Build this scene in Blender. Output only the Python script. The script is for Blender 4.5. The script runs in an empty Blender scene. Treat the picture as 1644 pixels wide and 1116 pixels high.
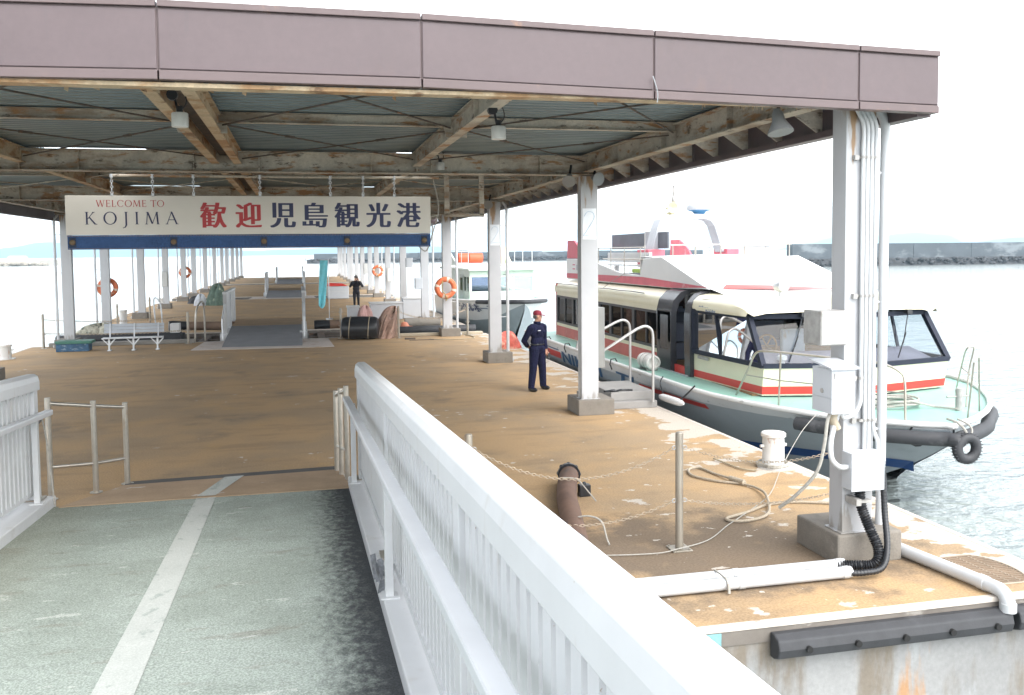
import bpy, math, random
from mathutils import Vector, Matrix
R = math.radians
random.seed(7)
sc = bpy.context.scene
COL = sc.collection
# ------------------------------------------------------------------ camera
cam_d = bpy.data.cameras.new('camera'); cam = bpy.data.objects.new('camera', cam_d); COL.objects.link(cam)
FPX, CY = 1465.4, 491.46
PITCH, ROLL, YAW = 0.0590, -0.0105, 0.2280
fw = Vector((math.sin(YAW)*math.cos(PITCH), math.cos(YAW)*math.cos(PITCH), -math.sin(PITCH)))
rt = Vector((math.cos(YAW), -math.sin(YAW), 0)); up = rt.cross(fw)
r2 = rt*math.cos(ROLL)+up*math.sin(ROLL); u2 = -rt*math.sin(ROLL)+up*math.cos(ROLL)
mw = Matrix((r2, u2, -fw)).transposed().to_4x4(); mw.translation = Vector((0, 0, 2.9))
cam.matrix_world = mw
cam_d.sensor_width = 36; cam_d.lens = 36*FPX/1644
cam_d.shift_y = (CY-558)/1644
cam_d.clip_start = 0.05; cam_d.clip_end = 30000
sc.camera = cam
# ------------------------------------------------------------------ light
SUN_EL, SUN_AZ = 46, 152          # azimuth clockwise from +Y
w = bpy.data.worlds.new('World'); sc.world = w; w.use_nodes = True
nt = w.node_tree; nt.nodes.clear()
out = nt.nodes.new('ShaderNodeOutputWorld'); bg = nt.nodes.new('ShaderNodeBackground')
sky = nt.nodes.new('ShaderNodeTexSky'); sky.sky_type = 'NISHITA'; sky.sun_disc = False
sky.sun_elevation = R(SUN_EL); sky.sun_rotation = R(SUN_AZ); sky.dust_density = 0.4; sky.air_density = 1.0
hs = nt.nodes.new('ShaderNodeHueSaturation'); hs.inputs['Saturation'].default_value = 0.12
nt.links.new(sky.outputs[0], hs.inputs['Color']); nt.links.new(hs.outputs[0], bg.inputs[0])
bg.inputs[1].default_value = 0.15
nt.links.new(bg.outputs[0], out.inputs[0])
sl = bpy.data.lights.new('sun', 'SUN'); so = bpy.data.objects.new('sun', sl); COL.objects.link(so)
sl.energy = 0.9; sl.angle = R(50); sl.color = (1.0, 0.96, 0.9)
sd = Vector((math.sin(R(SUN_AZ))*math.cos(R(SUN_EL)), math.cos(R(SUN_AZ))*math.cos(R(SUN_EL)), math.sin(R(SUN_EL))))
so.rotation_euler = sd.to_track_quat('Z', 'Y').to_euler(); so.location = (20, -5, 40)
vs = sc.view_settings; vs.view_transform = 'Standard'; vs.look = 'None'; vs.gamma = 1; vs.use_curve_mapping = False
vs.exposure = 2.2
sc.cycles.max_bounces = 7; sc.cycles.transparent_max_bounces = 16; sc.cycles.volume_bounces = 0
sc.cycles.use_denoising = True; sc.cycles.caustics_reflective = False; sc.cycles.caustics_refractive = False

# ------------------------------------------------------------------ materials
MATS = {}
def M(name, col, rough=0.6, metal=0.0, var=0.10, vscale=2.0, spots=None, streak=None, fine=None, bump=None, spec=0.5, zr=None):
    """painted / weathered surface. spots/streak = list of (colour, scale xyz, threshold, softness, amount)"""
    if name in MATS: return MATS[name]
    m = bpy.data.materials.new(name); m.use_nodes = True; t = m.node_tree; N = t.nodes; L = t.links
    b = N['Principled BSDF']; b.inputs['Roughness'].default_value = rough; b.inputs['Metallic'].default_value = metal
    b.inputs['Specular IOR Level'].default_value = spec
    g = N.new('ShaderNodeNewGeometry')
    def noise(scale, detail=5, vec=None):
        n = N.new('ShaderNodeTexNoise'); n.inputs['Scale'].default_value = 1 if isinstance(scale, tuple) else scale
        n.inputs['Detail'].default_value = detail; n.inputs['Roughness'].default_value = 0.62
        if isinstance(scale, tuple):
            mp = N.new('ShaderNodeMapping'); mp.inputs['Scale'].default_value = scale
            L.new(g.outputs['Position'], mp.inputs['Vector']); L.new(mp.outputs[0], n.inputs['Vector'])
        else: L.new(g.outputs['Position'], n.inputs['Vector'])
        return n
    n1 = noise(vscale, 6)
    mr = N.new('ShaderNodeMapRange'); mr.inputs[1].default_value = 0.3; mr.inputs[2].default_value = 0.7
    mr.inputs[3].default_value = 1-var; mr.inputs[4].default_value = 1+var
    L.new(n1.outputs[0], mr.inputs[0])
    vm = N.new('ShaderNodeVectorMath'); vm.operation = 'SCALE'; vm.inputs[0].default_value = col
    L.new(mr.outputs[0], vm.inputs['Scale']); cur = vm.outputs[0]
    for (c2, s2, th, soft, amt) in (spots or []):
        n2 = noise(s2, 8); q = N.new('ShaderNodeMapRange'); q.interpolation_type = 'SMOOTHSTEP'
        q.inputs[1].default_value = th; q.inputs[2].default_value = th+soft; q.inputs[3].default_value = 0; q.inputs[4].default_value = amt
        L.new(n2.outputs[0], q.inputs[0])
        mx = N.new('ShaderNodeMix'); mx.data_type = 'RGBA'; L.new(q.outputs[0], mx.inputs[0]); L.new(cur, mx.inputs[6])
        mx.inputs[7].default_value = (*c2, 1); cur = mx.outputs[2]
    for (c2, z0, z1, s2, th, amt) in (zr or []):
        sp_ = N.new('ShaderNodeSeparateXYZ'); L.new(g.outputs['Position'], sp_.inputs[0])
        q1 = N.new('ShaderNodeMapRange'); q1.inputs[1].default_value = z0; q1.inputs[2].default_value = z1; q1.inputs[3].default_value = -.22; q1.inputs[4].default_value = .10; L.new(sp_.outputs[2], q1.inputs[0])
        ad_ = N.new('ShaderNodeMath'); ad_.operation = 'ADD'; L.new(q1.outputs[0], ad_.inputs[0]); L.new(noise(s2, 7).outputs[0], ad_.inputs[1])
        q2 = N.new('ShaderNodeMapRange'); q2.interpolation_type = 'SMOOTHSTEP'; q2.inputs[1].default_value = th; q2.inputs[2].default_value = th+.1; q2.inputs[3].default_value = 0; q2.inputs[4].default_value = amt; L.new(ad_.outputs[0], q2.inputs[0])
        mx = N.new('ShaderNodeMix'); mx.data_type = 'RGBA'; L.new(q2.outputs[0], mx.inputs[0]); L.new(cur, mx.inputs[6]); mx.inputs[7].default_value = (*c2, 1); cur = mx.outputs[2]
    if fine:
        n3 = noise(fine[0], 3); q = N.new('ShaderNodeMapRange'); q.inputs[1].default_value = .3; q.inputs[2].default_value = .7
        q.inputs[3].default_value = 1-fine[1]; q.inputs[4].default_value = 1+fine[1]; L.new(n3.outputs[0], q.inputs[0])
        v3 = N.new('ShaderNodeVectorMath'); v3.operation = 'SCALE'; L.new(cur, v3.inputs[0]); L.new(q.outputs[0], v3.inputs['Scale']); cur = v3.outputs[0]
    L.new(cur, b.inputs['Base Color'])
    if bump:
        n4 = noise(bump[0], 4); bp_ = N.new('ShaderNodeBump'); bp_.inputs['Strength'].default_value = bump[1]; bp_.inputs['Distance'].default_value = bump[2] if len(bump) > 2 else 0.01
        L.new(n4.outputs[0], bp_.inputs['Height']); L.new(bp_.outputs[0], b.inputs['Normal'])
    MATS[name] = m; return m
RUST, DRUST = (0.26, 0.11, 0.04), (0.07, 0.045, 0.03)
white = M('white_paint', (0.54, 0.55, 0.56), 0.45, var=0.05, spots=[((0.43, 0.41, 0.38), 3.0, .58, .15, .45), ((0.26, 0.15, 0.07), 26.0, .70, .03, .7), ((0.40, 0.37, 0.33), (4, 4, 1), .62, .1, .4)])
colpaint = M('column_paint', (0.45, 0.455, 0.47), 0.5, var=0.06, spots=[((0.40, 0.27, 0.15), (5, 5, .9), .66, .08, .55), ((0.36, 0.36, 0.36), 2.0, .55, .2, .4)], zr=[((0.27, 0.15, 0.055), 3.2, 4.2, (6, 6, .8), .52, .9), ((0.20, 0.17, 0.13), .75, .3, (7, 7, 1.5), .56, .6)])
steel = M('rusty_beam_paint', (0.50, 0.455, 0.385), 0.7, var=0.18, vscale=3, spots=[((0.24, 0.165, 0.105), (1.0, 1.0, 4), .47, .18, .75), ((0.34, 0.16, 0.055), (2.2, 2.2, 9), .54, .1, .85), (DRUST, (4.0, 4.0, 9), .575, .1, .8)], fine=(30, .12))
rustbeam = M('orange_rust_beam', (0.50, 0.39, 0.26), 0.75, var=0.2, vscale=3, spots=[((0.36, 0.19, 0.08), (1.6, 1.6, 5), .46, .14, .8), ((0.16, 0.08, 0.04), (4, 2, 7), .57, .1, .8)], fine=(30, .14))
darksteel = M('dark_rust_steel', (0.10, 0.08, 0.065), 0.8, var=0.3, vscale=6, spots=[(RUST, 5.0, .58, .1, .6)])
sheet = M('corrugated_sheet', (0.19, 0.235, 0.25), 0.42, 0.35, var=0.14, vscale=1.2, spots=[((0.08, 0.1, 0.11), (.8, 3, 1), .58, .15, .6)])
fascia_m = M('mauve_fascia', (0.100, 0.073, 0.077), 0.5, var=0.07, vscale=1.1, spots=[((0.135, 0.088, 0.078), (1.2, 1.2, .7), .56, .14, .6), ((0.08, 0.068, 0.072), (5, 5, .9), .6, .1, .4), ((0.068, 0.056, 0.056), (1.7, 1.7, 2.6), .70, .04, .5)], fine=(14, .05))
trim_m = M('mauve_trim', (0.112, 0.080, 0.080), 0.5, var=0.1, spots=[((0.3, 0.16, 0.09), 4.0, .62, .1, .5)])
concrete = M('plinth_concrete', (0.20, 0.18, 0.155), 0.9, var=0.12, vscale=4, spots=[((0.13, 0.12, 0.1), 2.2, .56, .12, .6), ((0.36, 0.33, 0.29), 3.0, .62, .1, .5)], fine=(60, .1), bump=(60, .25))
rubber = M('black_rubber', (0.035, 0.036, 0.04), 0.62, var=0.2, vscale=5, spots=[((0.11, 0.11, 0.115), 3.0, .58, .15, .7)], bump=(30, .15))
black = M('black_paint', (0.016, 0.017, 0.02), 0.35, var=0.15)
stainless = M('stainless', (0.46, 0.43, 0.38), 0.35, 0.75, var=0.12, vscale=9, spots=[((0.3, 0.2, 0.12), (14, 14, 3), .6, .1, .5)])
postmetal = M('stanchion_metal', (0.34, 0.31, 0.26), 0.45, 0.6, var=0.15, spots=[((0.27, 0.16, 0.09), (6, 6, 1.5), .52, .18, .7)])
alu = M('aluminium', (0.6, 0.62, 0.64), 0.4, 0.55, var=0.08)
galv = M('galvanised_box', (0.36, 0.35, 0.335), 0.55, 0.3, var=0.2, vscale=12, spots=[((0.17, 0.15, 0.13), (9, 9, 6), .55, .15, .6)])
boxpaint = M('box_paint', (0.50, 0.52, 0.55), 0.45, var=0.05)
cream = M('cream_gelcoat', (0.74, 0.70, 0.53), 0.28, var=0.04, spots=[((0.55, 0.54, 0.42), (1, 1, 3), .64, .12, .4)])
boatwhite = M('boat_white', (0.70, 0.70, 0.70), 0.3, var=0.03)
boatred = M('boat_red', (0.60, 0.045, 0.035), 0.35, var=0.06)
oldred = M('faded_red', (0.52, 0.10, 0.085), 0.45, var=0.15, spots=[((0.6, 0.3, 0.26), 3.0, .6, .12, .5)])
pinkred = M('pink_red', (0.62, 0.13, 0.17), 0.45, var=0.12, spots=[((0.72, 0.42, 0.42), 2.5, .6, .1, .6)])
hullgrey = M('hull_grey', (0.37, 0.41, 0.44), 0.35, var=0.06, spots=[((0.2, 0.23, 0.26), (.8, .8, 3), .6, .15, .5)])
hullwhite = M('hull_white', (0.62, 0.64, 0.66), 0.4, var=0.05, spots=[((0.2, 0.21, 0.22), (5, 5, 11), .62, .04, .7)])
hullblue = M('hull_blue', (0.02, 0.07, 0.22), 0.4, var=0.1)
decalblue = M('letter_blue', (0.03, 0.10, 0.21), 0.5, var=0.25, vscale=6)
deckgreen = M('deck_green', (0.25, 0.46, 0.39), 0.5, var=0.08, spots=[((0.40, 0.56, 0.5), 1.1, .5, .2, .7)], fine=(80, .05))
navyframe = M('frame_navy', (0.022, 0.026, 0.042), 0.6, var=0.1, spec=.2)
navycloth = M('navy_overalls', (0.011, 0.012, 0.036), 0.9, var=0.35, vscale=9, bump=(28, .8, .02), spec=.2)
blackcloth = M('black_clothes', (0.018, 0.018, 0.026), 0.85, var=0.2, vscale=9, bump=(45, .3))
skin = M('skin', (0.46, 0.25, 0.17), 0.5, var=0.08, vscale=20)
hair = M('grey_hair', (0.10, 0.095, 0.09), 0.7)
capred = M('cap_maroon', (0.22, 0.018, 0.035), 0.8, var=0.1)
shoe = M('shoe_black', (0.012, 0.012, 0.014), 0.4)
orange = M('buoy_orange', (0.62, 0.15, 0.055), 0.55, var=0.2, vscale=9, spots=[((0.66, 0.42, 0.3), 7.0, .55, .08, .7)])
buoywhite = M('buoy_band', (0.66, 0.56, 0.47), 0.7, var=0.12)
ropem = M('rope_tan', (0.36, 0.30, 0.21), 0.9, var=0.2, vscale=40, bump=(120, .6))
ropegrey = M('rope_grey', (0.36, 0.345, 0.31), 0.9, var=0.2, vscale=40)
pvc = M('pvc_white', (0.50, 0.51, 0.52), 0.35, var=0.07, spots=[((0.5, 0.49, 0.46), 4.0, .6, .15, .4)])
rustpipe = M('rust_pipe', (0.13, 0.075, 0.052), 0.8, var=0.25, vscale=5, spots=[((0.06, 0.055, 0.055), 2.5, .5, .12, .85)])
brownpipe = M('brown_pipe', (0.17, 0.11, 0.075), 0.7, var=0.2, vscale=2, spots=[((0.06, 0.05, 0.045), (1.2, 1.2, 4), .55, .15, .7)])
signboard = M('sign_board', (0.72, 0.69, 0.63), 0.55, var=0.03)
signred = M('sign_red', (0.46, 0.035, 0.04), 0.5, var=0.03)
signnavy = M('sign_navy', (0.03, 0.035, 0.10), 0.5, var=0.03)
denim = M('denim_blue', (0.035, 0.085, 0.22), 0.8, var=0.12, fine=(90, .45))
stitch = M('stitch_tan', (0.40, 0.28, 0.14), 0.8)
copper = M('copper_rivet', (0.16, 0.115, 0.07), 0.5, 0.5, var=0.25, vscale=40)
cyan = M('banner_cyan', (0.22, 0.70, 0.80), 0.7, var=0.12, vscale=5, spots=[((0.38, 0.68, 0.74), 9.0, .58, .1, .6)])
lamp_m = M('lamp_white', (0.66, 0.65, 0.62), 0.4)
lampgrey = M('lamp_grey', (0.28, 0.29, 0.30), 0.45, 0.2)
netm = M('net_brown', (0.34, 0.22, 0.17), 0.9, var=0.3, vscale=9, spots=[((0.5, 0.36, 0.3), 5.0, .55, .1, .6)])
tarp = M('tarp_green', (0.10, 0.15, 0.12), 0.8, var=0.3, vscale=5, spots=[((0.42, 0.48, 0.38), 3.0, .58, .1, .7)])
bluebox_m = M('crate_blue', (0.03, 0.09, 0.17), 0.6, var=0.3, vscale=8, spots=[((0.25, 0.33, 0.38), (6, 6, 14), .58, .06, .6)])
greenlid = M('crate_green', (0.05, 0.16, 0.12), 0.6, var=0.2)
stonegrey = M('ramp_grey', (0.20, 0.205, 0.22), 0.85, var=0.1, vscale=2, fine=(70, .1))
steelplate = M('plate_pale', (0.52, 0.46, 0.42), 0.6, var=0.1, spots=[((0.36, 0.24, 0.16), 1.5, .56, .12, .6)])
seatm = M('seat_blue', (0.10, 0.11, 0.16), 0.8, var=0.15)
brownint = M('cabin_brown', (0.28, 0.17, 0.08), 0.7, var=0.3, vscale=3)
paleint = M('cabin_pale', (0.42, 0.45, 0.50), 0.6, var=0.1, spots=[((0.36, 0.22, 0.08), (3, 3, 1.5), .56, .06, .8)])
curtain = M('curtain_maroon', (0.16, 0.03, 0.05), 0.9, var=0.2)
dash = M('dash_mauve', (0.22, 0.21, 0.26), 0.7, var=0.1)
sandm = M('rubble_rock', (0.05, 0.052, 0.056), 0.9, var=0.35, vscale=1.0, bump=(2, .8, .3))
wallm = M('seawall', (0.075, 0.088, 0.10), 0.9, var=0.1, vscale=.3, spots=[((0.22, 0.245, 0.26), (.12, .12, .25), .52, .15, .7)])
quaym = M('quay_pale', (0.42, 0.39, 0.34), 0.9, var=0.1, vscale=.2)
hillm = M('hill_forest', (0.035, 0.06, 0.05), 0.95, var=0.3, vscale=.01)
decalpink = M('mark_pink', (0.6, 0.12, 0.2), 0.5)
decalgrey = M('mark_grey', (0.25, 0.28, 0.34), 0.5, var=0.3, vscale=40)
chalkblue = M('number_blue', (0.07, 0.25, 0.42), 0.8, var=0.2, vscale=20, spots=[((0.4, 0.48, 0.55), 18.0, .62, .06, .7)])
radarblue = M('radar_blue', (0.12, 0.34, 0.60), 0.45)
brass = M('horn_cream', (0.62, 0.55, 0.33), 0.4, 0.2)
slit_dark = M('slot_dark', (0.012, 0.012, 0.012), 0.9)
lime = M('lime_gear', (0.40, 0.55, 0.10), 0.6)

def glass_mat(name, tint, refl):
    m = bpy.data.materials.new(name); m.use_nodes = True; t = m.node_tree; N = t.nodes; N.clear()
    o = N.new('ShaderNodeOutputMaterial'); mx = N.new('ShaderNodeMixShader'); tr = N.new('ShaderNodeBsdfTransparent'); gl = N.new('ShaderNodeBsdfGlossy')
    tr.inputs[0].default_value = (*tint, 1); gl.inputs['Roughness'].default_value = 0.02
    fr = N.new('ShaderNodeFresnel'); fr.inputs[0].default_value = 1.45
    t.links.new(fr.outputs[0], mx.inputs[0]); t.links.new(tr.outputs[0], mx.inputs[1]); t.links.new(gl.outputs[0], mx.inputs[2]); t.links.new(mx.outputs[0], o.inputs[0])
    return m
glass = glass_mat('window_glass', (0.80, 0.85, 0.88), 1)
darkglass = glass_mat('tinted_glass', (0.36, 0.34, 0.32), 1)
greenglass = glass_mat('green_glass', (0.25, 0.5, 0.35), 1)

def deck_mat():
    m = bpy.data.materials.new('pier_deck_coating'); m.use_nodes = True; t = m.node_tree; N = t.nodes; L = t.links; b = N['Principled BSDF']
    b.inputs['Roughness'].default_value = 0.8; b.inputs['Specular IOR Level'].default_value = 0.12
    g = N.new('ShaderNodeNewGeometry'); sx = N.new('ShaderNodeSeparateXYZ'); L.new(g.outputs['Position'], sx.inputs[0])
    def noise(scale, detail=6, rough=.6):
        n = N.new('ShaderNodeTexNoise'); mp = N.new('ShaderNodeMapping'); mp.inputs['Scale'].default_value = scale if isinstance(scale, tuple) else (scale,)*3
        n.inputs['Scale'].default_value = 1; n.inputs['Detail'].default_value = detail; n.inputs['Roughness'].default_value = rough
        L.new(g.outputs['Position'], mp.inputs[0]); L.new(mp.outputs[0], n.inputs['Vector']); return n.outputs[0]
    def mr(v, a, b_, c, d, smooth=True):
        q = N.new('ShaderNodeMapRange'); q.interpolation_type = 'SMOOTHSTEP' if smooth else 'LINEAR'
        for i, val in enumerate((a, b_, c, d)): q.inputs[i+1].default_value = val
        L.new(v, q.inputs[0]); return q.outputs[0]
    def mix(f, a, c):
        x = N.new('ShaderNodeMix'); x.data_type = 'RGBA'; L.new(f, x.inputs[0])
        if isinstance(a, tuple): x.inputs[6].default_value = (*a, 1)
        else: L.new(a, x.inputs[6])
        if isinstance(c, tuple): x.inputs[7].default_value = (*c, 1)
        else: L.new(c, x.inputs[7])
        return x.outputs[2]
    def math_(op, a, c):
        x = N.new('ShaderNodeMath'); x.operation = op
        for i, v in enumerate((a, c)):
            if isinstance(v, (int, float)): x.inputs[i].default_value = v
            else: L.new(v, x.inputs[i])
        return x.outputs[0]
    c = mix(mr(noise(.55), .38, .62, 0, 1), (0.43, 0.292, 0.162), (0.35, 0.255, 0.160))
    c = mix(mr(noise((.7, 2.2, 1)), .5, .68, 0, .6), c, (0.28, 0.20, 0.125))
    c = mix(mr(noise(1.7, 8), .56, .72, 0, .45), c, (0.46, 0.30, 0.135))
    c = mix(mr(noise((.9, .8, 1), 7), .55, .72, 0, .6), c, (0.19, 0.155, 0.12))
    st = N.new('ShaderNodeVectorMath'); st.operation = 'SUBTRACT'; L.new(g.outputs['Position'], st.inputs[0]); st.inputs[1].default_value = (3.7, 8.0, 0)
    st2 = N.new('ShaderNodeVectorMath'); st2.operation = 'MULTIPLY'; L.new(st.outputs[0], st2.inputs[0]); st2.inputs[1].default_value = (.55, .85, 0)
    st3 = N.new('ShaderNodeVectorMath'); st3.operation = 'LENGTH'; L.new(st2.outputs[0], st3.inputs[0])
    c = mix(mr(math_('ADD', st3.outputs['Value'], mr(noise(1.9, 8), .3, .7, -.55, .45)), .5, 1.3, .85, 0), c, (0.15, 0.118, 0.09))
    # peeled coating: flakes, many near the right hand edge
    bias = mr(sx.outputs[0], 4.7, 6.35, -.015, .235); big = mr(noise(.35, 3), .42, .62, -.07, .030)
    left = mr(sx.outputs[0], -4, 3.5, -.02, .015)
    s = math_('ADD', math_('ADD', noise((1.5, 1.9, 1), 9, .55), bias), math_('ADD', big, left))
    c = mix(mr(s, .668, .69, 0, .9), c, (0.50, 0.455, 0.40))
    s2 = math_('ADD', math_('ADD', noise((4.2, 5.0, 1), 5, .5), big), left)
    c = mix(mr(s2, .685, .70, 0, .9), c, (0.56, 0.52, 0.46))
    v = N.new('ShaderNodeVectorMath'); v.operation = 'SCALE'; L.new(c, v.inputs[0]); L.new(mr(noise(45, 3), .3, .7, .84, 1.14), v.inputs['Scale'])
    L.new(v.outputs[0], b.inputs['Base Color'])
    bu = N.new('ShaderNodeBump'); bu.inputs['Strength'].default_value = .35; bu.inputs['Distance'].default_value = .01
    L.new(noise(35, 5), bu.inputs['Height']); L.new(bu.outputs[0], b.inputs['Normal'])
    return m
deckm = deck_mat()
sidem = M('pontoon_side', (0.25, 0.25, 0.247), 0.85, var=0.2, vscale=.8, spots=[((0.16, 0.13, 0.095), (2.2, 2, .5), .47, .16, .85), ((0.36, 0.18, 0.06), (2.0, 2.4, .3), .60, .08, .8), ((0.36, 0.375, 0.385), (2, 2, .8), .58, .12, .7)], fine=(25, .08), bump=(18, .25))
edgem = M('pontoon_edge', (0.56, 0.50, 0.44), 0.7, var=0.12, vscale=6, spots=[((0.25, 0.14, 0.08), 6.0, .62, .08, .6)])
bandm = M('pontoon_band', (0.17, 0.15, 0.13), 0.85, var=0.2, vscale=2.5, spots=[((0.33, 0.31, 0.28), (3, 3, 6), .56, .1, .7)])

def sea_mat():
    m = bpy.data.materials.new('sea_water'); m.use_nodes = True; t = m.node_tree; N = t.nodes; L = t.links; b = N['Principled BSDF']
    b.inputs['Base Color'].default_value = (0.27, 0.305, 0.295, 1); b.inputs['Roughness'].default_value = .10; b.inputs['IOR'].default_value = 1.33
    g = N.new('ShaderNodeNewGeometry')
    def nz(s, d):
        mp = N.new('ShaderNodeMapping'); mp.inputs['Scale'].default_value = s; n = N.new('ShaderNodeTexNoise'); n.inputs['Scale'].default_value = 1; n.inputs['Detail'].default_value = d
        L.new(g.outputs['Position'], mp.inputs[0]); L.new(mp.outputs[0], n.inputs['Vector']); return n.outputs[0]
    a = N.new('ShaderNodeMath'); a.operation = 'MULTIPLY_ADD'; L.new(nz((.5, 1.1, 1), 3), a.inputs[0]); a.inputs[1].default_value = 1.6; L.new(nz((2.2, 3.6, 1), 4), a.inputs[2])
    bu = N.new('ShaderNodeBump'); bu.inputs['Strength'].default_value = .55; bu.inputs['Distance'].default_value = .25
    L.new(a.outputs[0], bu.inputs['Height']); L.new(bu.outputs[0], b.inputs['Normal'])
    return m
seam = sea_mat()

def gangway_mat():
    m = bpy.data.materials.new('gangway_turf'); m.use_nodes = True; t = m.node_tree; N = t.nodes; L = t.links; b = N['Principled BSDF']
    b.inputs['Roughness'].default_value = .9; b.inputs['Specular IOR Level'].default_value = .2
    g = N.new('ShaderNodeNewGeometry'); sx = N.new('ShaderNodeSeparateXYZ'); L.new(g.outputs['Position'], sx.inputs[0])
    def nz(s, d=5):
        mp = N.new('ShaderNodeMapping'); mp.inputs['Scale'].default_value = s if isinstance(s, tuple) else (s,)*3; n = N.new('ShaderNodeTexNoise'); n.inputs['Scale'].default_value = 1; n.inputs['Detail'].default_value = d; n.inputs['Roughness'].default_value = .65
        L.new(g.outputs['Position'], mp.inputs[0]); L.new(mp.outputs[0], n.inputs['Vector']); return n.outputs[0]
    def mr(v, a, b_, c, d):
        q = N.new('ShaderNodeMapRange'); q.interpolation_type = 'SMOOTHSTEP'
        for i, val in enumerate((a, b_, c, d)): q.inputs[i+1].default_value = val
        L.new(v, q.inputs[0]); return q.outputs[0]
    def mix(f, a, c):
        x = N.new('ShaderNodeMix'); x.data_type = 'RGBA'; L.new(f, x.inputs[0])
        if isinstance(a, tuple): x.inputs[6].default_value = (*a, 1)
        else: L.new(a, x.inputs[6])
        x.inputs[7].default_value = (*c, 1); return x.outputs[2]
    c = mix(mr(nz(1.1), .4, .62, 0, .9), (0.255, 0.29, 0.257), (0.31, 0.35, 0.317))
    c = mix(mr(nz((2, 5, 1), 7), .58, .68, 0, .5), c, (0.20, 0.19, 0.16))
    c = mix(mr(nz((2.3, 6, 1), 8), .63, .66, 0, .7), c, (0.44, 0.46, 0.43))
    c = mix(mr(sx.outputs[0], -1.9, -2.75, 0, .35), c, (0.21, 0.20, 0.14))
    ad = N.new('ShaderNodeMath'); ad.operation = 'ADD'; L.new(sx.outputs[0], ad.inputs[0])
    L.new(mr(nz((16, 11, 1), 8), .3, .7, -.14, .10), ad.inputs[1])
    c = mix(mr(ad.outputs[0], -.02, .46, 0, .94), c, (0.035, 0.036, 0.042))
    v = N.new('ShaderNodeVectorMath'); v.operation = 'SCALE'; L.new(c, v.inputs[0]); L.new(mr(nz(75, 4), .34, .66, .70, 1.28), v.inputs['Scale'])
    L.new(v.outputs[0], b.inputs['Base Color'])
    bu = N.new('ShaderNodeBump'); bu.inputs['Strength'].default_value = .6; bu.inputs['Distance'].default_value = .01; L.new(nz(90, 3), bu.inputs['Height']); L.new(bu.outputs[0], b.inputs['Normal'])
    return m
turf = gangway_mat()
stripem = M('worn_stripe', (0.42, 0.44, 0.415), 0.85, var=0.08, spots=[((0.29, 0.325, 0.30), (5, 3, 1), .56, .05, .8)], fine=(80, .16))

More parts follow.
